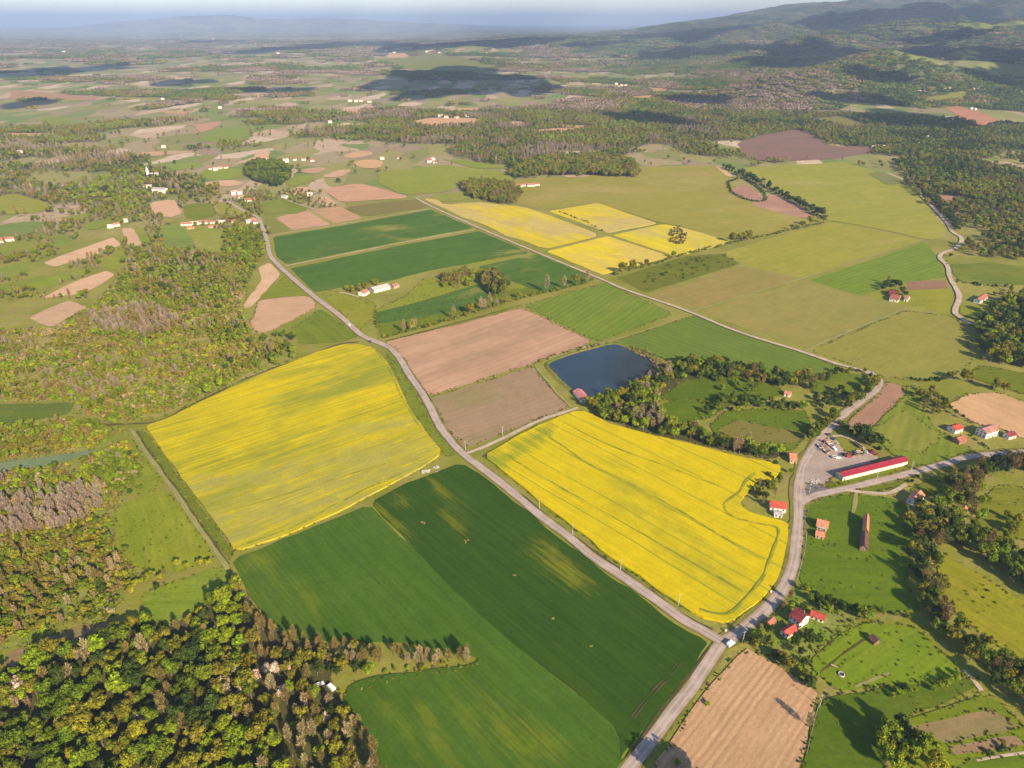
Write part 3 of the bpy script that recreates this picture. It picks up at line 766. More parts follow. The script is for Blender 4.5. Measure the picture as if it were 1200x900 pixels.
F('vegetable_bed','plough_grey',[(1108,877),(1187,861),(1200,872),(1121,886)],[(1107,876),(1186,860)],tint=(.95,.88,.82),rnd=0)
F('green_plot','lush',[(1130,892),(1200,878),(1240,880),(1240,940),(1120,940),(1115,900)],None,tint=(.9,1,.8))
F('sloping_meadow','meadow',[(1098,652),(1112,650),(1130,664),(1165,684),(1200,706),(1260,740),(1260,800),(1200,777),(1150,745),(1118,715),(1100,690)],[(1112,650),(1200,706)],tint=(1.15,.98,.7))
F('orchard_meadow','meadow',[(1143,594),(1168,567),(1200,572),(1260,580),(1260,650),(1200,632),(1150,632)],None,tint=(.8,.78,.7))
F('lane_meadow','lush',[(1062,576),(1100,557),(1135,548),(1115,575),(1085,583)],None,tint=(1.1,1,.9))
F('lane_meadow','lush',[(1004,574),(1060,561),(1062,565),(1048,576),(1012,578)],None,tint=(1.1,1,.9))
F('shed_lawn','lush',[(958,570),(986,564),(1064,545),(1066,549),(1010,566),(975,573)],None,tint=(1.2,1.05,.9))
F('striped_slope','rowcrop',[(1016,506),(1060,466),(1064,451),(1088,457),(1082,483),(1100,505),(1145,530),(1105,541),(1067,549),(1060,543),(1040,528)],[(1062,466),(1040,525)],tint=(1.15,1.02,.8))
F('tan_patch','rowcrop',[(1024,503),(1062,482),(1104,512),(1080,532),(1050,527)],[(1062,466),(1040,525)],tint=(1.4,1.08,1.2),rnd=0,jit=2.5)
F('garden_plot','plough_grey',[(1034,447),(1056,451),(1060,463),(1038,484),(1014,507),(990,497),(1003,485),(1022,470),(1032,458)],[(1050,455),(1005,500)],tint=(1.1,.92,1))
F('bare_field','tan',[(1110,475),(1133,463),(1170,460),(1200,472),(1270,490),(1270,525),(1200,516),(1167,500),(1143,497)],[(1110,475),(1200,516)],tint=(.95,.9,.78))
F('green_meadow','lush',[(1130,441),(1148,428),(1200,437),(1260,445),(1260,470),(1200,463),(1168,453)],None,tint=(1.1,1,.9))
F('green_meadow','lush',[(1113,310),(1160,308),(1200,313),(1270,320),(1270,340),(1200,334),(1130,332),(1117,322)],None,tint=(1.2,1.1,1.5))
F('green_meadow','meadow',[(1126,358),(1150,360),(1180,358),(1190,366),(1150,376),(1124,368)],None,tint=(1,1,.9))
F('bare_field','plough_pink',[(1084,230),(1120,230),(1130,234),(1094,243)],None,tint=(.8,.72,.75))
F('small_field','stubble',[(1014,203),(1040,202),(1062,214),(1042,218)],None,tint=(.72,.85,.9))
F('orchard_grass','lush',[(772,468),(800,447),(850,440),(905,446),(920,462),(880,474),(830,478)],None,tint=(.75,.85,.7))
F('orchard_grass','lush',[(832,500),(850,482),(905,478),(944,482),(952,500),(930,528),(890,532),(845,518)],[(850,490),(940,510)],tint=(.9,.95,.9),rnd=0)
F('bare_patch','stubble',[(838,503),(868,494),(942,508),(936,518),(900,524),(850,512)],[(850,500),(936,514)],tint=(.75,.72,.7),rnd=0,jit=2.5)
F('orchard_grass','lush',[(948,448),(985,436),(1012,440),(1010,452),(990,464),(950,460)],None,tint=(1,1,.9))
F('orchard_grass','lush',[(770,478),(800,466),(838,474),(842,488),(800,496),(775,492)],None,tint=(.8,.9,.8))
F('gravel_yard','gravel',[(939,560),(944,545),(955,527),(968,513),(978,514),(985,524),(1000,536),(1026,530),(1030,541),(1000,548),(978,557),(968,565),(960,570),(943,583),(937,583)],None,keep_off=None)
F('asphalt_yard','asphalt',[(942,570),(955,567),(976,573),(958,579),(944,584)],None,keep_off=None)
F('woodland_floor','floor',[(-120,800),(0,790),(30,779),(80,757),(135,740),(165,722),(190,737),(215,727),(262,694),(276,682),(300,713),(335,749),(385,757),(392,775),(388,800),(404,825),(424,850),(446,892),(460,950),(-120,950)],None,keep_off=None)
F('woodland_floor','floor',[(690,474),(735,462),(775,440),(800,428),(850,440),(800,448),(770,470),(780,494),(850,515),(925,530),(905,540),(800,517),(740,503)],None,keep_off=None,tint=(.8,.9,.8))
F('scrub_ground','scrub',[(-80,398),(0,385),(60,386),(110,360),(140,322),(170,290),(230,296),(260,297),(300,292),(300,308),(292,330),(284,362),(300,392),(345,405),(350,418),(283,446),(235,468),(195,487),(150,498),(95,490),(80,470),(0,472),(-80,476)],None,keep_off=None)
F('scrub_ground','scrub',[(-80,510),(0,500),(80,492),(150,505),(152,512),(118,526),(50,536),(0,541),(-80,548)],None,keep_off=None,tint=(.9,1,.9))
F('scrub_ground','scrub',[(-80,570),(0,554),(60,548),(115,532),(150,515),(170,545),(135,598),(132,640),(160,668),(150,690),(130,726),(77,737),(0,765),(-80,790)],None,keep_off=None,tint=(.8,.95,.8))

# tramlines bent along the edge of the right rapeseed field, and small marks in the crops
def strip(name, px, w, mat, z):
    ln = spline(GP(px), 3)
    o = ribbon(name, ln, w, M[mat], z, .5, len(px)); return o
for px, w in (([(885,556),(878,562),(872,568),(867,578),(851,590),(849,596),(857,606),(880,614),(905,618),(912,622),(912,632),(905,650),(899,668),(893,680),(873,703),(858,719),(843,722),(820,716)],1.6),
              ([(912,622),(904,618)],1.6),
              ([(640,505),(645,515),(660,525),(690,545),(740,570),(800,603),(860,640),(893,658)],1.5),
              ([(660,497),(720,526),(790,552),(850,575)],1.1),([(600,540),(660,575),(730,615),(800,655),(870,695)],1.2)):
    strip('tramline', px, w, 'tramtrack', 1.62)
for px, w in (([(207,559),(260,540),(330,517),(400,495),(470,473),(488,468)],1.3),([(290,640),(360,612),(430,575),(500,545)],1.6),([(440,412),(455,432),(470,465),(490,500)],1.1),([(240,610),(330,583),(420,555),(505,530)],1.0)):
    strip('tramline', px, w, 'tramtrack', 1.6)
for px in ([(793,778),(775,800),(752,825),(740,842)],[(797,779),(779,801),(756,826),(743,844)]):
    strip('wheel_mark', px, .7, 'ditch', .86)
for px in ([(566,536),(590,522),(640,500),(668,486)],[(560,541),(600,572),(667,625),(733,672),(800,720),(835,738)],[(480,433),(503,468),(520,503),(545,529)],[(832,760),(815,784),(792,811),(765,848),(735,888)],
           [(452,400),(530,380),(611,358)],[(160,506),(176,531),(206,573),(240,622),(268,662)]):
    strip('ditch', px, 2.0, 'ditch', .40)
strip('ditch', [(118,499),(150,497),(175,496),(200,488),(230,472),(262,457),(283,446),(320,432),(350,422),(380,410),(400,403),(420,401)], 2.6, 'ditch', .41)
strip('garden_ditch', [(947,802),(965,785),(990,765),(1012,750)], 1.2, 'ditch', .43)
strip('mown_strip', [(1003,806),(1025,796),(1042,789)], 1.6, 'track', .44)
strip('bare_bank', [(1128,786),(1140,797),(1150,810)], 2.2, 'dirt', .45)
strip('bare_bank', [(1145,893),(1165,888),(1200,882)], 1.2, 'dirt', .46)

# ------------------------------------------------------------------ pond
pp = [(641,427),(664,418),(688,411),(720,403),(737,409),(748,417),(762,418),(770,426),(776,434),(764,442),(742,451),(720,460),(700,466),(686,466),(670,456),(655,443)]
pw = round_corners(GP(pp), 2, 4)
pc = pw.mean(0)
bank_out = pc + (pw - pc) * (1 + 5.0 / np.linalg.norm(pw - pc, axis=1))[:, None]
n = len(pw)
V = [(x, y, .05) for x, y in bank_out] + [(x, y, .95) for x, y in (bank_out + pw) / 2] + [(x, y, .40) for x, y in pw]
FQ = [(i, (i + 1) % n, n + (i + 1) % n, n + i) for i in range(n)] + [(n + i, n + (i + 1) % n, 2 * n + (i + 1) % n, 2 * n + i) for i in range(n)]
tag(mesh_obj('pond_bank', V, FQ, M['verge']), kind='structure')
wv_ = pc + (pw - pc) * 1.004
tag(mesh_obj('pond_water', [(x, y, .45) for x, y in wv_], [tuple(range(n))], M['water']), kind='structure')
# ------------------------------------------------------------------ trees: shapes
def quad_cloud(c, nrm, size, r, stretch=1.0):
    """leaf clumps: one small quad at each centre, facing roughly along nrm"""
    n = len(c)
    nrm = nrm / np.maximum(np.linalg.norm(nrm, axis=1), 1e-6)[:, None]
    t = r.normal(size=(n, 3)); u = np.cross(nrm, t); u /= np.maximum(np.linalg.norm(u, axis=1), 1e-6)[:, None]
    w = np.cross(nrm, u)
    s = (size * r.uniform(.6, 1.3, n))[:, None]
    u = u * s * stretch; w = w * s
    k = r.uniform(.6, 1.1, (n, 4, 1))
    V = np.stack([c - u * k[:, 0], c - w * k[:, 1], c + u * k[:, 2], c + w * k[:, 3]], 1).reshape(-1, 3)
    return V, np.arange(4 * n).reshape(-1, 4)

def crown_leafy(seed, H=10., Rc=3.7, low=.22, lobes=15, per=110, q=.42):
    r = np.random.default_rng(seed)
    C, N, S = [], [], []
    zc = H * (1 + low) / 2; rz = H * (1 - low) / 2
    for i in range(lobes):
        d = r.normal(size=3); d /= np.linalg.norm(d); d[2] = d[2] * .9 + .12
        k = r.uniform(.35, .95) if i else 0
        c = np.array([d[0] * Rc * k, d[1] * Rc * k, zc + d[2] * rz * k])
        rad = Rc * r.uniform(.24, .50) if i else Rc * .58
        p = r.normal(size=(per, 3)); p /= np.linalg.norm(p, axis=1)[:, None]
        rr = rad * r.uniform(.65, 1.18, per)[:, None]
        C.append(c + p * rr * [1, 1, .9]); N.append(p + r.normal(size=(per, 3)) * .42)
        S.append(np.clip(r.normal(.5, .16) + r.normal(0, .16, per), 0, 1))
    C = np.vstack(C); N = np.vstack(N)
    C[:, 2] = np.maximum(C[:, 2], .4)
    V, F = quad_cloud(C, N, q, r)
    return V, F, np.concatenate(S)

def crown_bare(seed, H=11., Rc=2.6, n=330):
    r = np.random.default_rng(seed)
    th = r.uniform(0, 2 * math.pi, n); h = r.uniform(.25, 1, n) ** .8
    prof = np.sin(np.clip((h - .12) / .88, 0, 1) * math.pi) ** .6
    rad = Rc * prof * np.sqrt(r.uniform(.05, 1, n))
    a = np.stack([np.cos(th) * rad * .75, np.sin(th) * rad * .75, H * h - .9], -1)
    d = np.stack([np.cos(th) * .35, np.sin(th) * .35, np.ones(n)], -1) + r.normal(size=(n, 3)) * .3
    d /= np.linalg.norm(d, axis=1)[:, None]
    L = r.uniform(.9, 2.1, n)[:, None]; W = r.uniform(.05, .12, n)[:, None]
    s = np.cross(d, r.normal(size=(n, 3))); s /= np.linalg.norm(s, axis=1)[:, None]
    b = a + d * L
    V = np.stack([a - s * W, a + s * W, b + s * W * 1.2, b - s * W * 1.2], 1).reshape(-1, 3)
    return V, np.arange(4 * n).reshape(-1, 4), r.uniform(0, 1, n)

def crown_conifer(seed, H=13., Rc=2.7, n=620):
    r = np.random.default_rng(seed)
    h = 1 - np.sqrt(r.uniform(0.002, 1, n)); th = r.uniform(0, 2 * math.pi, n)
    tier = .78 + .22 * np.abs(np.sin(h * 22))
    rad = Rc * (1 - h) * tier * r.uniform(.6, 1.05, n) + .1
    c = np.stack([np.cos(th) * rad, np.sin(th) * rad, H * (.08 + .92 * h) - rad * .15], -1)
    nn = np.stack([np.cos(th), np.sin(th), np.full(n, .8)], -1) + r.normal(size=(n, 3)) * .35
    V, F = quad_cloud(c, nn, .5, r, 1.2)
    return V, F, np.clip(r.normal(.5, .2, n), 0, 1)

def wood_mesh(seed, H=10., rb=.28, limbs=5, bare=False):
    r = random.Random(seed); mb = MB()
    pts = [Vector((0, 0, -.3))]
    top = H * (.9 if bare else .62)
    for k in range(1, 5): pts.append(Vector((r.uniform(-.12, .12) * k, r.uniform(-.12, .12) * k, top * k / 4)))
    for k in range(4): mb.tube(pts[k], pts[k + 1], rb * (1 - .22 * k) * (1.35 if k == 0 else 1), rb * (1 - .22 * (k + 1)), 7, cap=False)
    for i in range(limbs):
        k = r.uniform(1.2, 3.4); b = pts[int(k)].lerp(pts[int(k) + 1], k - int(k))
        t = i * 2.4 + r.uniform(-.4, .4)
        m = b + Vector((math.cos(t) * H * .10, math.sin(t) * H * .10, H * .10)); e = m + Vector((math.cos(t) * H * .09, math.sin(t) * H * .09, H * .14))
        mb.tube(b, m, rb * .5, rb * .33, 5, cap=False); mb.tube(m, e, rb * .33, rb * .08, 5, cap=False)
    return np.array(mb.v), mb.f

def proto_mesh(name, crown, mat):
    V, F, fv = crown
    o = mesh_obj(name, V, F, mat, link=False, fvar=fv)
    return o.data

NVAR = 6
CROWN, TRUNK = {}, {}
for i in range(NVAR):
    CROWN['leafy', i] = crown_leafy(100 + i, 9 + i % 3, 3.5 + .25 * (i % 4), (.16, .2, .28)[i % 3])
    CROWN['bare', i] = crown_bare(200 + i, 11 + i % 3, 1.9 + .25 * (i % 3))
    CROWN['conifer', i] = crown_conifer(300 + i, 12 + i % 3, 2.5 + .2 * (i % 3))
    CROWN['shrub', i] = crown_leafy(400 + i, 2.6, 1.6, .05, 7, 46, .36)
    CROWN['blossom', i] = crown_leafy(500 + i, 7.5, 3.0, .2, 11, 80, .36)
KINDS = ('leafy', 'bare', 'conifer', 'shrub', 'blossom')
MESH, WMESH, PROTO = {}, {}, {}
for k in KINDS:
    coll = bpy.data.collections.new('prototypes_' + k)
    for i in range(NVAR):
        lm, im = ('twig', 'twig_i') if k == 'bare' else ('leaf', 'leaf_i')
        MESH[k, i] = proto_mesh('crown', CROWN[k, i], M[lm])
        Ht = {'leafy': 10, 'bare': 11, 'conifer': 12, 'shrub': 2.2, 'blossom': 7}[k]
        wv, wf = wood_mesh(i * 7 + len(k), Ht, {'shrub': .07}.get(k, .26), 4 if k == 'shrub' else (0 if k == 'conifer' else 6), k == 'bare')
        WMESH[k, i] = mesh_obj('trunk', wv, wf, M['bark'], link=False).data
        # whole tree in one mesh for the woodland mass
        V, F, fv = CROWN[k, i]
        allf = [tuple(q) for q in F] + [tuple(np.array(q) + len(V)) for q in wf]
        po = mesh_obj('p%02d' % i, np.vstack([V, wv]), allf, [M[im], M['bark']], link=False,
                      fvar=np.concatenate([fv, np.full(len(wf), .5)]), midx=[0] * len(F) + [1] * len(wf))
        coll.objects.link(po)
    PROTO[k] = coll
# far stands: a patch of canopy of many crowns, thirty metres wide
coll = bpy.data.collections.new('prototypes_stand')
for i in range(4):
    r = np.random.default_rng(900 + i); Vs, Fs, Ss = [], [], []; b = 0
    for j in range(26):
        a = r.uniform(0, 2 * math.pi); rr = 19 * math.sqrt(r.uniform(0, 1)); h = r.uniform(7, 13)
        n = 26
        p = r.normal(size=(n, 3)); p[:, 2] = np.abs(p[:, 2]); p /= np.linalg.norm(p, axis=1)[:, None]
        c = np.array([math.cos(a) * rr, math.sin(a) * rr, h * .55]) + p * np.array([3.2, 3.2, h * .45])
        V, F = quad_cloud(c, p + r.normal(size=(n, 3)) * .3, 1.5, r)
        Vs.append(V); Fs.append(F + b); b += len(V); Ss.append(np.clip(r.normal(.5, .28) + r.normal(0, .1, n), 0, 1))
    po = mesh_obj('p%02d' % i, np.vstack(Vs), np.vstack(Fs), M['leaf_i'], link=False, fvar=np.concatenate(Ss))
    coll.objects.link(po)
PROTO['stand'] = coll

GNG = {}
def scatter_group(k):
    if k in GNG: return GNG[k]
    g = bpy.data.node_groups.new('scatter_' + k, 'GeometryNodeTree')
    g.interface.new_socket('Geometry', in_out='INPUT', socket_type='NodeSocketGeometry')
    g.interface.new_socket('Geometry', in_out='OUTPUT', socket_type='NodeSocketGeometry')
    gi = g.nodes.new('NodeGroupInput'); go = g.nodes.new('NodeGroupOutput')
    ci = g.nodes.new('GeometryNodeCollectionInfo'); ci.inputs[0].default_value = PROTO[k]
    ci.inputs['Separate Children'].default_value = True; ci.inputs['Reset Children'].default_value = True
    ip = g.nodes.new('GeometryNodeInstanceOnPoints'); ip.inputs['Pick Instance'].default_value = True
    def attr(nm, ty):
        a = g.nodes.new('GeometryNodeInputNamedAttribute'); a.data_type = ty; a.inputs['Name'].default_value = nm
        return next(s for s in a.outputs if s.enabled and s.name == 'Attribute')
    L = g.links.new
    L(gi.outputs[0], ip.inputs['Points']); L(ci.outputs[0], ip.inputs['Instance'])
    L(attr('pick', 'INT'), ip.inputs['Instance Index']); L(attr('turn', 'FLOAT_VECTOR'), ip.inputs['Rotation']); L(attr('size', 'FLOAT_VECTOR'), ip.inputs['Scale'])
    L(ip.outputs[0], go.inputs[0])
    GNG[k] = g
    return g

def mass(name, k, P, rz, S, pick, tint, label=None, cat=None):
    me = bpy.data.meshes.new(name)
    n = len(P); me.vertices.add(n); me.vertices.foreach_set('co', np.asarray(P, np.float32).ravel())
    def at(nm, ty, val, key='vector'):
        a = me.attributes.new(nm, ty, 'POINT'); a.data.foreach_set(key, np.ascontiguousarray(val).ravel())
    at('turn', 'FLOAT_VECTOR', np.stack([rz * 0, rz * 0, rz], -1).astype(np.float32))
    at('size', 'FLOAT_VECTOR', np.asarray(S, np.float32)); at('pick', 'INT', np.asarray(pick, np.int32), 'value')
    at('tint', 'FLOAT_COLOR', np.column_stack([tint, np.ones(n)]).astype(np.float32), 'color')
    o = bpy.data.objects.new(name, me); COL.objects.link(o)
    md = o.modifiers.new('scatter', 'NODES'); md.node_group = scatter_group(k)
    return tag(o, label, cat, None, 'stuff')

# ------------------------------------------------------------------ where trees stand
TINT = {'bright': (.20, .26, .014), 'mid': (.13, .175, .014), 'olive': (.205, .19, .020), 'dark': (.060, .090, .016), 'brown': (.215, .165, .05),
        'grey': (.275, .215, .16), 'tan': (.31, .24, .12), 'pink': (.58, .45, .34), 'yellow': (.28, .27, .018), 'deep': (.035, .055, .02), 'rust': (.23, .16, .06)}
WORD = {'bright': 'bright green', 'mid': 'mid green', 'olive': 'olive green', 'dark': 'dark green', 'brown': 'brownish budding', 'grey': 'grey leafless',
        'tan': 'tan leafless', 'pink': 'pale pink flowering', 'yellow': 'yellow green', 'deep': 'very dark green', 'rust': 'rusty brown'}
HOUSE_SPOTS = []       # (x, y, radius) kept clear; filled from the list of buildings
T = dict(kind=[], x=[], y=[], s=[], h=[], tint=[], place=[])

def inside(P, poly):
    x, y = P[:, 0], P[:, 1]; r = np.zeros(len(P), bool); n = len(poly)
    for i in range(n):
        x1, y1 = poly[i]; x2, y2 = poly[(i + 1) % n]
        with np.errstate(divide='ignore', invalid='ignore'):
            r ^= ((y1 > y) != (y2 > y)) & (x < (x2 - x1) * (y - y1) / (y2 - y1 + 1e-12) + x1)
    return r

def put(P, place, mixk, smin=.8, smax=1.25, gap=2.0, clump=26.0):
    """mixk: list of (weight, kind, tint)"""
    if len(P) == 0: return
    keep = road_gap(P[:, 0], P[:, 1]) > gap
    for hx, hy, hr in HOUSE_SPOTS: keep &= np.hypot(P[:, 0] - hx, P[:, 1] - hy) > hr
    P = P[keep]
    w = np.array([m[0] for m in mixk], float); w /= w.sum()
    # neighbours tend to be alike: choose along a noise field
    nf = fbm(P[:, 0] / clump, P[:, 1] / clump, 77, 3); nf = np.clip((nf - .5) * 1.9 + .5, 0, .999)
    pickv = np.where(rng.uniform(size=len(P)) < (.55 if clump < 50 else .72), nf, rng.uniform(size=len(P)))
    ids = np.searchsorted(np.cumsum(w), pickv)
    for p, i in zip(P, np.minimum(ids, len(mixk) - 1)):
        T['kind'].append(mixk[i][1]); T['tint'].append(mixk[i][2]); T['x'].append(p[0]); T['y'].append(p[1])
        s = rng.uniform(smin, smax); T['s'].append(s); T['h'].append(s * rng.uniform(.85, 1.15)); T['place'].append(place)

def area(px, spacing, place, mixk, smin=.8, smax=1.25, keep=1.0, thin=None, gap=2.0, clump=26.0):
    poly = GP(px); lo, hi = poly.min(0), poly.max(0)
    gx, gy = np.meshgrid(np.arange(lo[0], hi[0], spacing), np.arange(lo[1], hi[1], spacing))
    gx[1::2] += spacing / 2
    P = np.stack([gx.ravel(), gy.ravel()], -1) + rng.uniform(-.42, .42, (gx.size, 2)) * spacing
    P = P[inside(P, poly)]
    if thin is not None: P = P[fbm(P[:, 0] / thin[0], P[:, 1] / thin[0], thin[2] if len(thin) > 2 else 5, 3) > thin[1]]
    if keep < 1: P = P[rng.uniform(size=len(P)) < keep]
    put(P, place, mixk, smin, smax, gap, clump)

def line(px, spacing, width, place, mixk, smin=.8, smax=1.2, keep=1.0, gap=.6):
    ln = spline(GP(px), 1.0)
    s = np.concatenate([[0], np.cumsum(np.linalg.norm(np.diff(ln, axis=0), axis=1))])
    n = max(2, int(s[-1] / spacing)); t = (np.arange(n) + rng.uniform(-.35, .35, n)) * s[-1] / n
    P = np.stack([np.interp(t, s, ln[:, 0]), np.interp(t, s, ln[:, 1])], -1) + rng.uniform(-.5, .5, (n, 2)) * width
    if keep < 1: P = P[rng.uniform(size=len(P)) < keep]
    put(P, place, mixk, smin, smax, gap)

def spot(pts, place, kind, tint, smin=.9, smax=1.1):
    for p in pts: put(np.array([G(*p)]), place, [(1, kind, tint)], smin, smax, -5)
# ------------------------------------------------------------------ buildings
M['plaster'] = simple('white_plaster', (.72, .68, .62), .85, .12)
M['cream'] = simple('cream_plaster', (.74, .66, .52), .85, .08)
M['ochre'] = simple('ochre_plaster', (.50, .36, .22), .85, .12)
M['brickwall'] = simple('brick_wall', (.34, .15, .09), .85, .2, 3)
M['wood'] = simple('weathered_boards', (.20, .13, .08), .85, .25, 3)
M['glass'] = simple('window_glass', (.035, .045, .06), .15, .1, 1, .5)
M['frame'] = simple('window_frame', (.72, .71, .68), .6, .06)
M['door'] = simple('brown_door', (.16, .08, .045), .6, .2)
M['concrete'] = simple('concrete', (.46, .43, .40), .9, .12)
M['metal'] = simple('dull_metal', (.38, .38, .38), .5, .15, 2, .4)
M['rubber'] = simple('tyre_rubber', (.025, .025, .025), .85, .2)

def roof_mat(name, col, ribs=True, spacing=.45):
    t = NT(name)
    v = t.coord()
    f = t.noise(v, .7, 5); g = t.noise(v, 4.0, 3)
    c = t.mix(t.ramp(f, .3, .7), tuple(k * .66 for k in col), tuple(min(1, k * 1.2) for k in col))
    c = t.mix(1.0, c, t.math('MULTIPLY_ADD', g, .3, .85), 'MULTIPLY')
    sp = t.n('SeparateXYZ'); t.set(sp.inputs[0], v)
    h = t.math('SINE', t.math('MULTIPLY', sp.outputs[0], 2 * math.pi / spacing))
    return t.finish(c, .6, t.bump(h, .5, .05) if ribs else None, .3)
ROOF = {'red': roof_mat('red_tile_roof', (.42, .065, .042)), 'darkred': roof_mat('dark_red_tile_roof', (.20, .035, .035)), 'crimson': roof_mat('crimson_sheet_roof', (.27, .018, .035), spacing=1.0),
        'orange': roof_mat('orange_tile_roof', (.52, .21, .115)), 'brick': roof_mat('brick_brown_tile_roof', (.33, .12, .075)), 'brown': roof_mat('brown_tile_roof', (.15, .065, .05)),
        'pink': roof_mat('faded_red_sheet_roof', (.60, .22, .20)), 'rose': roof_mat('faded_rose_tile_roof', (.40, .19, .145)), 'grey': roof_mat('grey_sheet_roof', (.40, .36, .34)), 'pale': roof_mat('pale_sheet_roof', (.62, .47, .42))}

def frame_from(K, Lp, Sp):
    K = np.array(G(*K)); L = np.array(G(*Lp)); S = np.array(G(*Sp))
    ax = L - K; ln = np.linalg.norm(ax); ax /= ln
    pr = np.array([-ax[1], ax[0]])
    dp = float((S - K) @ pr)
    if dp < 0: pr, dp = -pr, -dp
    c = K + ax * ln / 2 + pr * dp / 2
    # local X along the ridge, local -Y towards the near wall
    if ax[0] * pr[1] - ax[1] * pr[0] < 0: ax = -ax
    return c, ln, dp, math.atan2(ax[1], ax[0])

def house_at(name, label, cat, c, ln, dp, yaw, eave, rise, roof, wall, win=(2, 1), storeys=1, chimney=True, group=None, ridge='x', door=True, over=.45, z=0, porch=False):
    if ridge == 'y': ln, dp, yaw = dp, ln, yaw + math.pi / 2
    t = thing(name, label, cat, (c[0], c[1], z), yaw, group)
    HOUSE_SPOTS.append((c[0], c[1], math.hypot(ln, dp) / 2 + 2.4))
    x, y = ln / 2, dp / 2
    w = MB(); w.prism([(-y, -.6), (y, -.6), (y, eave), (0, eave + rise), (-y, eave)], -x, x)
    w.build('wall', M[wall], t)
    r = MB()
    sl = rise / y; th = .16
    for s in (-1, 1):
        e = -over * sl
        prof = [(0, eave + rise + .03), (s * (y + over), eave + e + .03), (s * (y + over), eave + e + .03 + th), (0, eave + rise + .03 + th)]
        r.prism(prof, -x - over, x + over)
    r.tube((-x - over, 0, eave + rise + .2), (x + over, 0, eave + rise + .2), .14, None, 6)
    r.build('roof', ROOF[roof], t)
    fl = eave / storeys
    def win_at(px, py, pz, ang, ww=1.0, hh=1.25):
        f = MB(); f.box((px, py, pz), (ww + .22, .10, hh + .22), ang)
        fo = f.build('window', M['frame'], t)
        g = MB(); g.box((px + math.sin(ang) * .045, py - math.cos(ang) * .045, pz), (ww, .08, hh), ang); g.build('pane', M['glass'], fo)
    for k in range(storeys):
        zc = k * fl + fl * .58
        for s in (-1, 1):
            for i in range(win[0]):
                px = -x + ln * (i + .5) / win[0]
                if k == 0 and door and s == -1 and i == win[0] // 2: continue
                win_at(px, s * y, zc, 0 if s < 0 else math.pi)
            for i in range(win[1]):
                py = -y + dp * (i + .5) / win[1]
                win_at(s * x, py, zc, math.pi / 2 if s > 0 else -math.pi / 2)
    if door:
        d = MB(); px = -x + ln * (win[0] // 2 + .5) / max(win[0], 1); d.box((px, -y, 1.02), (1.1, .12, 2.04)); d.build('door', M['door'], t)
    if chimney:
        ch = MB(); ch.box((x * .35, y * .3, eave + rise * .75 + .5), (.55, .55, rise * .5 + 1.4)); ch.box((x * .35, y * .3, eave + rise + .82), (.7, .7, .12)); ch.build('chimney', M['brickwall'], t)
    if porch:
        p = MB(); p.box((0, -y - .7, fl - .1), (ln * .8, 1.4, .18))
        for i in range(4): p.box((-ln * .4 + ln * .8 * i / 3, -y - 1.3, fl * .5), (.2, .2, fl - .2))
        p.build('porch', M['concrete'], t)
    return t

def house(name, label, cat, K, L, S, *a, **kw):
    c, ln, dp, yaw = frame_from(K, L, S)
    return house_at(name, label, cat, c, max(ln, 2.5), max(dp, 2.5), yaw, *a, **kw)

house('farmhouse', 'tall white farmhouse with a dark red roof beside the road junction', 'house', (935,738.3), (923.5,729.8), (946.6,730.4), 5.3, 2.5, 'darkred', 'plaster', (3, 2), 2)
house('outbuilding', 'low white outbuilding with a bright red roof in front of the white farmhouse', 'outbuilding', (921.7,749.6), (933.6,742), (914.5,742.6), 2.7, 1.5, 'red', 'plaster', (2, 1), chimney=False)
house('outbuilding', 'long low outbuilding with a bright red roof behind the white farmhouse', 'outbuilding', (964,731), (948.5,724.5), (970,726.5), 2.6, 1.4, 'red', 'plaster', (3, 1), chimney=False)
house('shed', 'small shed with a brick brown roof between the farmhouse and the road', 'shed', (901.7,736.6), (908,731.6), (896,732.2), 2.4, 1.2, 'brick', 'wood', (1, 1), chimney=False)
house('hay_shed', 'lone brown roofed shed standing in the lower right meadow', 'shed', (1023.5,757.2), (1017.2,751.2), (1028.8,753.2), 2.5, 1.2, 'brown', 'wood', (1, 0), chimney=False)
house('roadside_house', 'white house with a plain red roof at the tip of the right yellow field', 'house', (920.3,601.4), (902,599), (921.6,594.2), 3.4, 2.4, 'red', 'plaster', (3, 1), 1)
house('annex', 'small low white annex in front of the red roofed roadside house', 'outbuilding', (916,607.2), (907,606), (916.8,603), 2.2, .7, 'grey', 'plaster', (2, 1), chimney=False)
house('cottage', 'orange tiled cottage with a white porch on the green meadow by the road', 'house', (968.5,623.6), (956,620.4), (969.8,615.6), 3.0, 2.4, 'orange', 'ochre', (2, 2), porch=True)
house('small_barn', 'smaller tan and orange building just below the tiled cottage', 'outbuilding', (964.8,633.2), (955.2,630.8), (967,627.2), 2.4, 1.3, 'orange', 'ochre', (2, 1), chimney=False)
house('barn', 'upper half of the narrow barn, orange roofed, on the green meadow', 'barn', (1015.8,629), (1016.9,611.5), (1009.6,628.2), 3.8, 2.4, 'orange', 'brickwall', (3, 1), chimney=False)
house('barn', 'lower dark brown roofed barn end on the green meadow', 'barn', (1015.2,647.6), (1015.7,630.6), (1006.8,645.8), 3.2, 1.9, 'brown', 'wood', (2, 1), chimney=False)
house('orchard_hut', 'tiny red roofed hut among the orchard trees', 'hut', (925,466), (918.5,464.4), (925.6,462), 2.6, 1.2, 'orange', 'plaster', (1, 1), chimney=False)
house('hedge_cottage', 'orange roofed cottage in the hedge beside the gravel yard', 'house', (933,543.6), (925.4,542.8), (935.8,535.4), 3.0, 2.2, 'orange', 'ochre', (2, 2))
house('pond_house', 'small white house with a faded red roof at the pond corner', 'house', (680.7,472.2), (671.6,461.8), (687,466.2), 2.8, 1.8, 'pink', 'plaster', (2, 2), chimney=False)
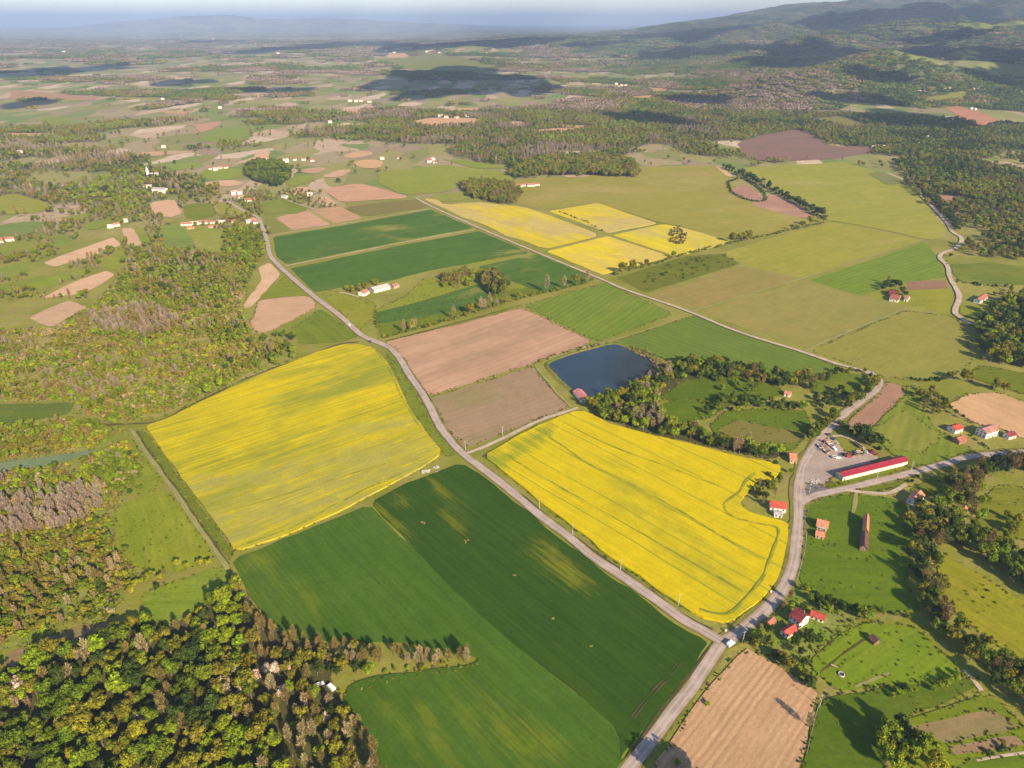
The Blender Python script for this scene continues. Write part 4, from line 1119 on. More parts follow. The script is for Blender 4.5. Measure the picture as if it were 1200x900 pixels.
house('wooded_house', 'white house with an orange roof among trees below the junction road', 'house', (1074.2,594.6), (1081.9,585.2), (1063.2,588), 3.6, 2.2, 'orange', 'plaster', (2, 2))
house('slope_house', 'white walled house with a bright red roof on the slope', 'house', (1118.4,508.8), (1127.6,506.4), (1109,503.6), 3.4, 1.8, 'red', 'plaster', (2, 1), chimney=True)
house('slope_house', 'brick brown house just below the bright red roofed one', 'house', (1123.3,521.8), (1131.8,519.2), (1117.4,516.6), 3.0, 2.0, 'brick', 'brickwall', (2, 1))
house('large_house', 'large two storey white house with arcades and a rose roof below the tan field', 'house', (1154.2,514.8), (1168,510.9), (1145.6,507.6), 5.4, 1.9, 'rose', 'plaster', (4, 3), 2, porch=True)
house('end_house', 'small white house with a dark red roof rightmost below the tan field', 'house', (1181.7,515.4), (1190.1,513.6), (1176.6,511), 3.0, 1.6, 'darkred', 'plaster', (2, 1))
house('brook_hut', 'upper of two tiny orange huts in the dark brook wood', 'hut', (1130,604.4), (1132,598.8), (1125,603.4), 2.4, 1.2, 'orange', 'plaster', (1, 1), chimney=False)
house('brook_hut', 'lower of two tiny orange huts in the dark brook wood', 'hut', (1127.6,617.6), (1128.6,613.6), (1123,616.8), 2.2, 1.0, 'orange', 'ochre', (1, 1), chimney=False)
house('plain_farm', 'front white building with a red roof of the lone farm on the olive plain', 'farmhouse', (1052,354.8), (1041.7,352.9), (1053.4,349.2), 3.2, 1.8, 'brick', 'plaster', (3, 1))
house('plain_farm', 'rear red roofed house of the lone farm on the olive plain', 'farmhouse', (1049.6,348.4), (1041.5,347.4), (1050.6,343.8), 3.4, 2.0, 'darkred', 'brickwall', (2, 1))
house('plain_farm', 'small white outbuilding at the right of the lone plain farm', 'outbuilding', (1063,353.8), (1058.9,353), (1063.8,349.4), 3.0, 1.5, 'rose', 'plaster', (1, 1), chimney=False)
house('lane_farm', 'white gabled farmhouse with red roof beside the winding lane', 'farmhouse', (1147.8,356.2), (1157,350.4), (1141.4,353.8), 3.4, 2.6, 'brick', 'plaster', (3, 2))
house('long_barn', 'long pale farm building at the crossing of crop strips', 'barn', (439,343.4), (457.5,338.8), (434.6,339.8), 3.2, 1.8, 'pale', 'plaster', (6, 1), chimney=False)
house('strip_farmhouse', 'white farmhouse with rose roof left of the long pale barn', 'farmhouse', (427,347.4), (433,344.2), (421,345.4), 3.4, 2.0, 'rose', 'plaster', (2, 1))
house('strip_shed', 'small rose roofed shed at the right end of the long pale barn', 'shed', (462,338.4), (468,336.6), (459.6,335.6), 2.8, 1.2, 'rose', 'ochre', (2, 1), chimney=False)

# the long shed on the yard
c, ln, dp, yaw = frame_from((986.9,564.1), (1062.7,545.2), (978.6,558.2))
t = thing('long_shed', 'very long cream shed with a crimson sheet roof beside the gravel yard', 'shed', (c[0], c[1], 0), yaw)
HOUSE_SPOTS.append((c[0], c[1], 12)); HOUSE_SPOTS += [(c[0] + math.cos(yaw) * k, c[1] + math.sin(yaw) * k, 9) for k in (-20, -10, 10, 20)]
x, y, ev, rs = ln / 2, dp / 2, 3.9, 1.5
w = MB(); w.prism([(-y, -.5), (y, -.5), (y, ev), (0, ev + rs), (-y, ev)], -x, x); w.build('wall', M['cream'], t)
r = MB()
for s in (-1, 1): r.prism([(0, ev + rs + .03), (s * (y + .5), ev - .5 * rs / y + .03), (s * (y + .5), ev - .5 * rs / y + .17), (0, ev + rs + .17)], -x - .5, x + .5)
r.build('roof', ROOF['crimson'], t)
r = MB(); r.prism([(-.35, ev + rs + .14), (.35, ev + rs + .14), (0, ev + rs + .36)], -x - .5, x + .5); r.build('ridge_cap', ROOF['darkred'], t)
for i in range(16):
    g = MB(); g.box((-x + ln * (i + .5) / 16, -y, 2.7), (1.3, .1, .8)); f = g.build('window', M['frame'], t)
    g = MB(); g.box((-x + ln * (i + .5) / 16, -y - .03, 2.7), (1.1, .1, .6)); g.build('pane', M['glass'], f)
for i, dx in enumerate((-y * .5, y * .5)):
    g = MB(); g.box((-x, dx, 1.7), (.14, 2.6, 3.4)); g.build('gate', M['metal'], t)
g = MB(); g.box((-x + 1.5, -y, 1.1), (1.1, .14, 2.2)); g.build('door', M['door'], t)

# farther farms and villages: real houses, simpler with distance
FARH = [  # px, py, length, depth, eave, rise, roof, wall, yaw degrees, group
 (219,264,16,7,3,1.8,'rose','plaster',8,'row'),(228,263,12,6,3,1.6,'pale','cream',10,'row'),(238,262,14,6,3,1.8,'rose','plaster',6,'row'),(248,261.5,10,6,3,1.6,'brick','plaster',8,'row'),(259,261,13,5,2.6,1.4,'pale','cream',8,'row'),(274,261,6,5,3,1.6,'brick','plaster',20,'row'),
 (224,268,10,7,2.4,1.2,'orange','ochre',8,'shed'),(250,266.5,12,7,2.4,1.2,'orange','ochre',8,'shed'),
 (275,228,10,8,5,2.2,'grey','plaster',20,'near village'),(281,229,9,8,5,2.2,'pale','plaster',40,'near village'),(284,232,8,7,4,2,'rose','plaster',10,'near village'),(290,237,9,8,4.6,2.4,'brick','plaster',30,'near village'),(296,236,8,7,3.6,2,'orange','plaster',50,'near village'),(287,240,7,6,3,1.6,'brick','cream',15,'near village'),(279,232,7,6,3,1.6,'orange','plaster',60,'near village'),
 (292,261,8,6,3.6,1.8,'grey','plaster',20,'bend'),(299,262,9,6,3.6,1.8,'brick','plaster',12,'bend'),(297,259,7,6,3,1.8,'rose','cream',60,'bend'),
 (334,232,11,7,3.4,1.6,'grey','plaster',-20,'far village'),(363.5,229,9,8,4,1.6,'pale','plaster',10,'far village'),(335,190,12,9,5,2.4,'pale','plaster',30,'far village'),(313,187,8,7,3.6,2,'orange','plaster',10,'far village'),(345,188,8,7,3.6,2,'brick','plaster',45,'far village'),(356,188,9,7,3.6,2,'rose','plaster',5,'far village'),(366,189,8,7,3.6,2,'brick','cream',20,'far village'),
 (248,199,10,8,4,2.2,'brick','plaster',15,'upper hamlet'),(252,200,9,8,4.6,2.2,'grey','plaster',40,'upper hamlet'),(258,198,8,7,3.6,2,'orange','plaster',70,'upper hamlet'),(265,197,9,7,3.4,2,'brick','cream',15,'upper hamlet'),(210,206,14,7,3,1.6,'orange','ochre',5,'upper hamlet'),
 (166,219,9,7,3.6,2,'grey','plaster',5,'hall hamlet'),(175,220,9,7,3.6,2,'pale','plaster',15,'hall hamlet'),
 (130,267,8,6,3.4,1.8,'pale','plaster',15,'tan field hamlet'),(137,265,9,6,3.4,1.8,'rose','plaster',25,'tan field hamlet'),(148,260,8,6,3.4,1.8,'pale','cream',5,'tan field hamlet'),
 (5,282,8,6,3.4,1.8,'brick','plaster',15,'left edge hamlet'),(13,282,9,7,3.4,1.8,'rose','plaster',25,'left edge hamlet'),(2,284,8,6,3,1.6,'orange','cream',5,'left edge hamlet'),
 (24,179,12,8,4,2.2,'grey','plaster',15,'left upper hamlet'),(12,177,10,8,4,2,'rose','plaster',25,'left upper hamlet'),(30,181,9,8,3.6,2,'brick','plaster',60,'left upper hamlet'),(82,174,10,8,4,2,'orange','plaster',5,'left upper hamlet'),(101,174,10,8,4,2,'brick','plaster',25,'left upper hamlet'),
 (503,190,11,8,4.2,2.4,'brick','plaster',20,'forest hamlet'),(507,188,9,8,4,2.4,'pale','plaster',60,'forest hamlet'),(510,191,9,7,3.6,2,'brick','plaster',5,'forest hamlet'),(448,187,9,8,4,2,'pale','plaster',5,'forest hamlet'),(467,186,9,7,3.6,2,'brick','cream',30,'forest hamlet'),
 (608,219,13,7,3.4,2,'rose','plaster',-20,'red farm'),(615,218,12,7,3.4,2,'brick','plaster',10,'red farm'),(622,218.5,14,7,3.4,2,'rose','plaster',5,'red farm'),(629,217.5,9,7,3.4,2,'brick','plaster',15,'red farm'),
 (192,173,9,8,4,2,'pale','plaster',15,'scattered'),(258,127,12,9,5,2.4,'pale','plaster',15,'scattered'),(134,113,14,9,5,2.4,'pale','plaster',15,'scattered'),(387,144,11,9,4.4,2.4,'pale','plaster',15,'scattered'),(191,117,12,9,5,2.4,'pale','plaster',5,'scattered'),
 (516,137,15,10,5,2.6,'pale','plaster',15,'clearing'),(523,138,14,10,5,2.6,'rose','plaster',5,'clearing'),(547,137,14,10,5,2.6,'pale','plaster',25,'clearing'),(535,138.5,13,10,5,2.6,'brick','plaster',45,'clearing'),(644,145,13,9,4.6,2.4,'pale','plaster',15,'clearing'),
 (410,119,15,10,5,2.4,'pale','plaster',15,'plain hamlet'),(417,119.5,14,10,5,2.4,'pale','plaster',25,'plain hamlet'),(423,119,14,10,5,2.4,'rose','plaster',5,'plain hamlet'),(433,120,16,8,4,2,'pale','plaster',5,'plain hamlet'),
 (722,99,15,10,5,2.4,'pale','plaster',15,'slope hamlet'),(728,100.5,14,10,5,2.4,'orange','plaster',25,'slope hamlet'),(733,101,14,10,5,2.4,'pale','plaster',5,'slope hamlet'),(725,102,12,9,4,2.4,'orange','plaster',35,'slope hamlet'),
 (834,90,13,10,5,2.4,'pale','plaster',15,'right slope'),(838,90,13,10,5,2.4,'pale','plaster',25,'right slope'),(842,90,13,10,5,2.4,'rose','plaster',35,'right slope'),(863,82,13,10,5,2.4,'pale','plaster',5,'right slope'),(898,126,12,9,4.6,2.4,'pale','plaster',5,'right slope'),(887,137,12,9,4.6,2.4,'pale','plaster',15,'right slope'),
 (1058,112,12,9,4.6,2.4,'pale','plaster',15,'hill village'),(1063,113,11,9,4.6,2.4,'pale','plaster',35,'hill village'),(1074,115,11,9,4.6,2.4,'orange','plaster',25,'hill village'),(1077,108,11,9,4.6,2.4,'pale','plaster',15,'hill village'),(1084,107,11,9,4.6,2.4,'rose','plaster',5,'hill village'),(1106,105,11,9,4.6,2.4,'pale','plaster',15,'hill village'),(1112,104,11,9,4.6,2.4,'orange','plaster',25,'hill village'),
 (1140,105,11,9,4.6,2.4,'orange','plaster',15,'ridge village'),(1145,105,11,9,4.6,2.4,'pale','plaster',35,'ridge village'),(1152,106,11,9,4.6,2.4,'orange','plaster',5,'ridge village'),(1190,107,11,9,4.6,2.4,'orange','plaster',5,'ridge village'),(1196,109,11,9,4.6,2.4,'pale','plaster',25,'ridge village'),
 (1138,128,11,9,4.6,2.4,'grey','plaster',15,'brown field farm'),(1142,129,11,9,4.6,2.4,'pale','plaster',35,'brown field farm'),(1088,162,12,9,4.6,2.4,'pale','plaster',15,'brown field farm'),(1024,174,13,9,4.6,2.4,'pale','plaster',5,'heath farm'),(1030,173,13,9,4.6,2.4,'rose','plaster',15,'heath farm'),(1035,173.5,11,9,4.6,2.4,'pale','plaster',25,'heath farm'),
 (157,46,40,22,9,4,'pale','plaster',5,'distant town'),(160,52,30,20,8,4,'pale','plaster',15,'distant town'),(168,48,30,20,8,4,'orange','plaster',35,'distant town'),(172,56,28,18,8,4,'pale','plaster',5,'distant town'),(270,62,35,20,8,4,'orange','plaster',5,'distant town'),(326,63,30,20,8,4,'pale','plaster',15,'distant town'),(389,54,45,22,9,4,'pale','plaster',5,'distant town'),(75,61,30,18,8,4,'pale','plaster',15,'distant town'),(212,42,40,22,9,4,'pale','plaster',5,'distant town'),(250,46,40,22,9,4,'pale','plaster',15,'distant town'),
 (240,51,32,20,8,4,'pale','plaster',25,'distant town'),(262,50,32,20,8,4,'orange','plaster',5,'distant town'),(300,52,32,20,8,4,'pale','plaster',15,'distant town'),(452,60,28,18,7,4,'pale','plaster',5,'distant town'),(462,62,26,18,7,4,'orange','plaster',15,'distant town'),(570,63,26,18,7,4,'pale','plaster',25,'distant town'),(605,64,26,18,7,4,'orange','plaster',5,'distant town'),(612,66,24,16,7,4,'pale','plaster',5,'distant town'),(628,65,24,16,7,4,'pale','plaster',15,'distant town'),(500,61,26,18,7,4,'pale','plaster',5,'distant town'),(515,62,26,18,7,4,'orange','plaster',5,'distant town'),
]
FLAB = {'row': 'white farm building in the row above the striped orchard', 'shed': 'orange roofed shed on the grass before the farm row', 'near village': 'white village house where the main road ends at upper left',
        'bend': 'house at the bend of the main road', 'far village': 'white house in the village beyond the round wood', 'upper hamlet': 'white house in the hamlet left of the round wood', 'hall hamlet': 'white house beside the long white hall',
        'tan field hamlet': 'house in the hamlet above the tan fields', 'left edge hamlet': 'house in the hamlet at the left edge', 'left upper hamlet': 'white house in the far hamlet at the left edge', 'forest hamlet': 'house in the hamlet before the long forest',
        'red farm': 'red roofed white building of the farm above the far yellow fields', 'scattered': 'white house standing alone in the far left plain', 'clearing': 'white house in the clearing of the far forest', 'plain hamlet': 'white house in the far hamlet of the plain',
        'slope hamlet': 'white house in the hamlet on the distant slope', 'right slope': 'white house scattered on the wooded right slope', 'hill village': 'white house in the village below the round hill', 'ridge village': 'house in the village at the right edge below the hills',
        'brown field farm': 'white house beside the brown field below the right hills', 'heath farm': 'white house by the brown heath field', 'distant town': 'white building of the hazy distant town'}
RW = {'rose': 'rose', 'pale': 'pale', 'brick': 'brick brown', 'orange': 'orange', 'grey': 'grey'}
for (px, py, ln, dp, ev, rs, rf, wl, yw, gr) in FARH:
    c = G(px, py); z = float(height(*c)); dist = math.hypot(*c)
    lab = FLAB[gr].replace('red roofed ', '').replace('orange roofed ', '') + ' under a ' + RW[rf] + ' roof'
    grp = lab.replace(' under', 's under', 1) if False else 'houses: ' + lab
    if dist < 2300:
        house_at('village_house', lab, 'house', c, ln, dp, R(yw), ev, rs, rf, wl, (2, 1), 1, dist < 1500, grp, z=z)
    else:
        x, y = ln / 2, dp / 2
        mb = MB(); mb.prism([(-y, -3), (y, -3), (y, ev), (0, ev + rs), (-y, ev)], -x, x, 0)
        for s in (-1, 1): mb.prism([(0, ev + rs + .05), (s * (y + .5), ev - .4), (s * (y + .5), ev - .15), (0, ev + rs + .3)], -x - .5, x + .5, 1)
        for s in (-1, 1):
            for i in range(3): mb.box((-x + ln * (i + .5) / 3, s * y, ev * .55), (1.2, .2, 1.4), 0, 2)
        o = mb.build('distant_house', [M[wl], ROOF[rf], M['glass']]); o.location = (c[0], c[1], z); o.rotation_euler.z = R(yw)
        tag(o, lab, 'house', grp); HOUSE_SPOTS.append((c[0], c[1], 12))

# white hall and the church
c = G(188, 225.5)
house_at('village_hall', 'long white two storey hall before the dark trees at upper left', 'hall', c, 26, 11, R(-12), 7, 2, 'grey', 'plaster', (7, 2), 2, False)
c = G(181, 208)
t = thing('church', 'small white church with a pointed spire on the far left rise', 'church', (c[0], c[1], float(height(*c))), R(20)); HOUSE_SPOTS.append((c[0], c[1], 16))
w = MB(); w.prism([(-4.5, -1), (4.5, -1), (4.5, 6), (0, 9.5), (-4.5, 6)], -9, 9); w.build('nave', M['plaster'], t)
r = MB()
for s in (-1, 1): r.prism([(0, 9.6), (s * 5, 5.7), (s * 5, 5.95), (0, 9.85)], -9.3, 9.3)
r.build('roof', ROOF['grey'], t)
w = MB(); w.box((-10.6, 0, 6), (4.4, 4.4, 15)); w.build('tower', M['plaster'], t)
w = MB(); w.tube((-10.6, 0, 13.5), (-10.6, 0, 22), 3.2, .05, 8); w.build('spire', M['frame'], t)

# ------------------------------------------------------------------ vehicles and farm machines
def paint(name, col, rough=.35): return simple(name, col, rough, .08, 1.2, .5)
PAINT = {'white': paint('white_paint', (.80, .80, .80)), 'red': paint('red_paint', (.45, .035, .03)), 'dark': paint('dark_paint', (.035, .04, .055)), 'blue': paint('blue_paint', (.05, .13, .30)),
         'grey': paint('silver_paint', (.42, .43, .45)), 'orange': paint('orange_paint', (.55, .20, .05)), 'green': paint('green_paint', (.05, .18, .06)), 'tan': paint('tan_paint', (.50, .40, .30)), 'rust': paint('rusty_steel', (.22, .10, .06), .8)}
M['lamp'] = simple('headlight_glass', (.8, .8, .75), .2, .05, 1, .5)

def wheel(parent, x, y, r, w):
    m = MB(); m.tube((x, y - w / 2, r), (x, y + w / 2, r), r, None, 14)
    o = m.build('wheel', M['rubber'], parent)
    m = MB(); m.tube((x, y - w / 2 - .02, r), (x, y + w / 2 + .02, r), r * .55, None, 10); m.build('rim', M['metal'], o)

def car(label, loc, rz, colr, van=False, group=None):
    t = thing('parked_van' if van else 'parked_car', label, 'van' if van else 'car', loc, rz, group)
    L, W = (4.9, 1.95) if van else (4.3, 1.75)
    b = MB()
    if van: prof = [(-2.4, .3), (2.4, .3), (2.45, .9), (1.9, 1.15), (1.35, 2.05), (-2.35, 2.1), (-2.45, .9)]
    else: prof = [(-2.12, .32), (2.12, .32), (2.15, .68), (1.95, .82), (.95, .92), (.35, 1.42), (-1.15, 1.45), (-1.9, .98), (-2.15, .85)]
    b.prism_y(prof, -W / 2, W / 2); bd = b.build('body', PAINT[colr], t)
    bm = bmesh.new(); bm.from_mesh(bd.data); bmesh.ops.bevel(bm, geom=bm.edges[:], offset=.06, segments=2, affect='EDGES'); bm.to_mesh(bd.data); bm.free()
    g = MB()
    if van: g.box((1.62, 0, 1.62), (.08, W * .86, .62), 0)
    else: g.prism_y([(.93, .95), (.99, .97), (.42, 1.44), (.36, 1.42)], -W * .43, W * .43)
    g.build('windscreen', M['glass'], t)
    for s in (-1, 1):
        g = MB()
        prof2 = [(.75, 1.35), (1.5, 1.3), (1.2, 1.85), (.75, 1.88)] if van else [(-1.55, .98), (.75, .98), (.3, 1.34), (-1.1, 1.37)]
        g.prism_y(prof2, s * W / 2 - .02, s * W / 2 + .02); g.build('side_window', M['glass'], t)
        g = MB(); g.box(((2.46 if van else 2.15), s * W * .36, .72), (.06, .32, .18)); g.build('headlight', M['lamp'], t)
        for fx in (-1.35, 1.35): wheel(t, fx, s * (W / 2 - .1), .33, .24)
    return t

def tractor(label, loc, rz, colr, group=None):
    t = thing('tractor', label, 'tractor', loc, rz, group)
    b = MB(); b.box((.95, 0, 1.15), (1.9, .85, .75), 0, 0, .9); b.box((0, 0, .75), (2.9, .55, .4)); b.build('hood', PAINT[colr], t)
    b = MB(); b.box((-.75, 0, 1.75), (1.4, 1.4, 1.5), 0, 0, .86); b.build('cab', M['glass'], t)
    b = MB(); b.box((-.75, 0, 2.56), (1.5, 1.45, .14)); b.build('cab_roof', PAINT[colr], t)
    b = MB(); b.tube((.9, .3, 1.5), (.9, .3, 2.5), .06); b.build('exhaust', M['metal'], t)
    for s in (-1, 1): wheel(t, -.95, s * .95, .8, .45); wheel(t, 1.45, s * .8, .5, .3)
    return t

def trailer(label, loc, rz, colr, L=4.5, group=None):
    t = thing('farm_trailer', label, 'trailer', loc, rz, group)
    b = MB(); b.box((0, 0, .95), (L, 2.1, .14)); b.build('bed', M['wood'], t)
    for s in (-1, 1):
        b = MB(); b.box((0, s * 1.05, 1.3), (L, .08, .6)); b.build('side_board', PAINT[colr], t)
        b = MB(); b.box((s * L / 2, 0, 1.3), (.08, 2.02, .6)); b.build('end_board', PAINT[colr], t)
        wheel(t, -.6, s * .9, .42, .28); wheel(t, .9, s * .9, .42, .28)
    b = MB(); b.tube((L / 2, 0, .8), (L / 2 + 1.4, 0, .55), .07); b.build('drawbar', M['metal'], t)
    return t

def harrow(label, loc, rz, colr, group=None):
    t = thing('harrow', label, 'harrow', loc, rz, group)
    b = MB()
    for y in (-.9, 0, .9): b.box((0, y, .85), (3.4, .12, .12))
    for x in (-1.6, 0, 1.6): b.box((x, 0, .97), (.12, 2.0, .12))
    b.box((0, -.4, 1.3), (.7, .12, .9)); b.build('frame', PAINT[colr], t)
    for i in range(6):
        b = MB(); x = -1.6 + i * .64; b.tube((x - .03, (-.9, 0, .9)[i % 3], .4), (x + .03, (-.9, 0, .9)[i % 3], .4), .4, None, 12); b.build('disc', M['metal'], t)
    return t

def pallets(label, loc, rz, n=4, group=None):
    t = thing('pallet_stack', label, 'pallets', loc, rz, group)
    for k in range(n):
        b = MB()
        for i in range(5): b.box((-.48 + i * .24, 0, .13 + k * .16), (.16, 1.5, .03))
        for i in (-1, 0, 1): b.box((0, i * .65, .06 + k * .16), (1.15, .12, .1))
        b.build('pallet', M['wood'] if k % 2 else PAINT['tan'], t)
    return t

YW = yaw
def g3(px, py): a = G(px, py); return (a[0], a[1], .24)
ROW = 'in the row before the long shed'; CL = 'in the cluster at the yard entrance'
items = [('trailer', 978, 537, 'grey', ROW), ('car', 982, 537.5, 'white', ROW), ('harrow', 986, 535, 'dark', ROW), ('tractor', 989.5, 534.5, 'dark', ROW), ('tractor', 993, 534, 'red', ROW), ('trailer', 995, 536.3, 'red', ROW), ('harrow', 998.5, 532.2, 'rust', ROW), ('tractor', 1001, 532.6, 'blue', ROW), ('harrow', 1004.5, 534, 'orange', ROW), ('trailer', 1006.5, 530.8, 'tan', ROW), ('tractor', 1010, 530.2, 'orange', ROW), ('car', 1013.5, 531.4, 'grey', ROW),
         ('car', 970.8, 510.2, 'dark', 'at the upper corner of the junk yard'), ('car', 977, 515.2, 'dark', 'just below the dark car at the yard corner'), ('tractor', 966, 518.8, 'red', CL), ('trailer', 971.5, 520.5, 'tan', CL), ('trailer', 974, 524, 'white', CL), ('harrow', 963.5, 522.4, 'rust', CL), ('trailer', 960, 524.5, 'grey', CL), ('harrow', 968.5, 525, 'orange', CL), ('car', 977.5, 527, 'white', CL), ('pallets', 972.8, 529, '', CL), ('pallets', 966, 529.6, '', CL), ('harrow', 960, 528, 'dark', CL), ('trailer', 968, 531, 'tan', CL), ('pallets', 964, 526, '', CL), ('harrow', 981, 521, 'tan', CL),
         ('trailer', 1024, 533.2, 'red', 'behind the middle of the long shed'), ('tractor', 1022, 530, 'red', 'behind the middle of the long shed'), ('trailer', 1003, 521.4, 'dark', 'on the grass behind the junk yard'), ('trailer', 1007, 524.4, 'rust', 'on the grass behind the junk yard')]
CW = {'dark': 'dark', 'grey': 'silver grey', 'white': 'white', 'red': 'red', 'rust': 'rusty', 'blue': 'blue', 'orange': 'orange', 'tan': 'tan'}
for kind, px, py, colr, where in items:
    loc = g3(px, py); rz = YW + random.uniform(-.5, .5) + random.choice((0, math.pi / 2, math.pi / 2))
    HOUSE_SPOTS.append((loc[0], loc[1], 4))
    if kind == 'pallets': pallets(f'stack of wooden pallets {where}', loc, rz, 7, 'pallet stacks ' + where); continue
    noun = {'trailer': 'farm trailer', 'car': 'parked car', 'harrow': 'disc harrow', 'tractor': 'tractor'}[kind]
    fn = {'trailer': trailer, 'car': car, 'harrow': harrow, 'tractor': tractor}[kind]
    fn(f'{CW[colr]} {noun} {where}', loc, rz, colr, group=f'{CW[colr]} {noun}s {where}')

def heading(a, b): a = G(*a); b = G(*b); return math.atan2(b[1] - a[1], b[0] - a[0])
def on(px, py, z): a = G(px, py); return (a[0], a[1], z)
car('white van stopped on the road at the junction below the farmhouse', on(856, 756.5, .62), heading((845,760),(866,745)), 'white', True)
car('white car driving along the upper main road past the green meadow', on(409.3, 381.3, .55), heading((400,372),(423,393)), 'white')
car('dark car on the main road at the top of the left yellow field', on(433.8, 401.6, .55), heading((423,393),(443,402)), 'dark')
car('small white car parked at the wood edge, left of the white van', on(374.6, 803.5, .3), .6, 'white')
car('white van parked in the small clearing at the wood edge', on(388, 807, .3), 2.4, 'white', True)
for p in ((374.6, 803.5), (388, 807), (381, 806)): a = G(*p); HOUSE_SPOTS.append((a[0], a[1], 5.5))

# ------------------------------------------------------------------ poles, fences and small things
def pole(label, px, py, h=8.5, rz=.4):
    t = thing('utility_pole', label, 'pole', on(px, py, 0), rz)
    b = MB(); b.tube((0, 0, -.5), (0, 0, h), .17, .11, 8); b.build('post', M['concrete'], t)
    b = MB(); b.box((0, 0, h - .6), (1.7, .1, .12)); b.build('crossarm', M['metal'], t)
    for x in (-.75, 0, .75):
        b = MB(); b.tube((x, 0, h - .54), (x, 0, h - .28), .06, .04, 6); b.build('insulator', M['frame'], t)
for lab, px, py in (('pale utility pole at the crossroads below the grey ploughed field', 545.5, 528), ('pale utility pole beside the lane to the pond', 589, 511), ('pale utility pole leftmost along the right yellow field', 632, 597),
                    ('second pale utility pole along the edge of the right yellow field', 671, 627), ('third pale utility pole along the edge of the right yellow field', 727, 669), ('pale utility pole nearest the junction along the right yellow field', 795, 710),
                    ('pale utility pole at the corner of the lower ploughed field', 870, 754), ('pale utility pole at the right border of the lower ploughed field', 960, 829), ('pale utility pole beside the small asphalt yard', 948, 579),
                    ('pale utility pole at the right end of the long shed', 1067, 553), ('pale utility pole on the lawn before the long shed', 1026, 566)):
    pole(lab, px, py)

def fence(name, label, px, step=3.0, h=1.1, post='wood'):
    ln = spline(GP(px), 1.0); s = np.concatenate([[0], np.cumsum(np.linalg.norm(np.diff(ln, axis=0), axis=1))])
    n = min(90, int(s[-1] / step)); tt = np.linspace(0, s[-1], n)
    P = np.stack([np.interp(tt, s, ln[:, 0]), np.interp(tt, s, ln[:, 1])], -1)
    o = thing(name, label, 'fence', (P[0][0], P[0][1], 0))
    Q = P - P[0]
    b = MB()
    for zz in (.45 * h, .9 * h):
        for a, c in zip(Q[:-1], Q[1:]): b.tube((a[0], a[1], zz), (c[0], c[1], zz), .05, None, 5)
    b.build('rail', M[post], o)
    b = MB(); b.tube((0, 0, -.3), (0, 0, h), .09, .08, 6)
    p0 = b.build('post', M[post], o)
    for i, q in enumerate(Q):
        p = p0 if i == 0 else p0.copy()
        if i: COL.objects.link(p); p.parent = o
        p.location = (q[0], q[1], 0)
fence('wooden_fence', 'dark post fence along the road before the slope houses', [(1140,533),(1160,530.5),(1180,528.5),(1200,526)], 2.6, 1.3)
fence('wire_fence', 'pale fence along the road side of the green meadow', [(945,626),(943,645),(938,665),(934,680)], 3.0, 1.2, 'concrete')
fence('yard_fence', 'low fence around the tiled cottage beside the road', [(943,598),(943,612),(943,620)], 2.5, 1.2, 'concrete')
fence('garden_fence', 'thin fence at the right border of the lower ploughed field', [(961,820),(953,850),(945,885)], 3.0, 1.1, 'concrete')

def lumps(name, label, cat, px, py, n, rad, mat, hgt, group=None):
    b = MB(); r = random.Random(int(px * 10))
    for i in range(n):
        a = r.uniform(0, 6.28); d = rad * math.sqrt(r.random()); s = r.uniform(.3, .9) * hgt
        b.box((math.cos(a) * d, math.sin(a) * d * .6, s * .35), (s * 1.5, s * 1.2, s), r.uniform(0, 3), 0, r.uniform(.4, .8))
    o = b.build(name, M[mat], None, on(px, py, .3)); o.rotation_euler.z = .35
    return tag(o, label, cat, group)
lumps('rubble_pile', 'pale rubble pile leftmost at the corner of the left yellow field', 'rubble', 499, 553, 26, 3.4, 'concrete', .9)
lumps('rubble_pile', 'white rubble pile topmost at the corner of the left yellow field', 'rubble', 511, 548.2, 22, 2.6, 'concrete', .7)
lumps('rubble_pile', 'smallest pale rubble pile lowest at the corner of the left yellow field', 'rubble', 512, 553.4, 12, 1.6, 'concrete', .6)
lumps('gravel_heap', 'pale gravel heap on the lawn corner beside the asphalt yard', 'gravel heap', 955, 564.5, 40, 4.2, 'concrete', .9)
for px, py in ((497, 614), (545.5, 635), (603, 675.5), (648, 726.5), (693, 759)):
    c = np.array(G(px, py)); a = np.linspace(0, 2 * math.pi, 11)[:-1]
    field('bare_spot', 'stubble', None, None, .04, (1, 1, 1), 0, None, .1, world=np.stack([c[0] + np.cos(a) * rng.uniform(.5, 1.5, 10), c[1] + np.sin(a) * rng.uniform(.4, .9, 10)], -1)).location.z = .62
b = MB()
n = 20
for k in range(n):
    a0, a1 = 2 * math.pi * k / n, 2 * math.pi * (k + 1) / n
    for r0, r1, z0, z1 in ((1.5, 1.5, 0, .8), (1.5, 1.2, .8, .8), (1.2, 1.2, .8, .1)):
        b.add([(r0 * math.cos(a0), r0 * math.sin(a0), z0), (r0 * math.cos(a1), r0 * math.sin(a1), z0), (r1 * math.cos(a1), r1 * math.sin(a1), z1), (r1 * math.cos(a0), r1 * math.sin(a0), z1)], [(0, 1, 2, 3)])
t = thing('water_trough', 'round concrete trough in the lower right meadow', 'trough', on(985.8, 791.5, .3))
b.build('rim', M['concrete'], t)
w = MB(); w.tube((0, 0, .1), (0, 0, .5), 1.2, None, 20); w.build('water', M['glass'], t)
t = thing('garden_bench', 'pale wooden bench lying near the round trough', 'bench', on(977.5, 781.5, .3), -.55)
b = MB(); b.box((0, 0, .5), (3.2, .6, .1)); b.build('seat', PAINT['tan'], t)
for s in (-1, 1):
    b = MB(); b.box((s * 1.3, 0, .22), (.12, .5, .45)); b.build('leg', PAINT['tan'], t)
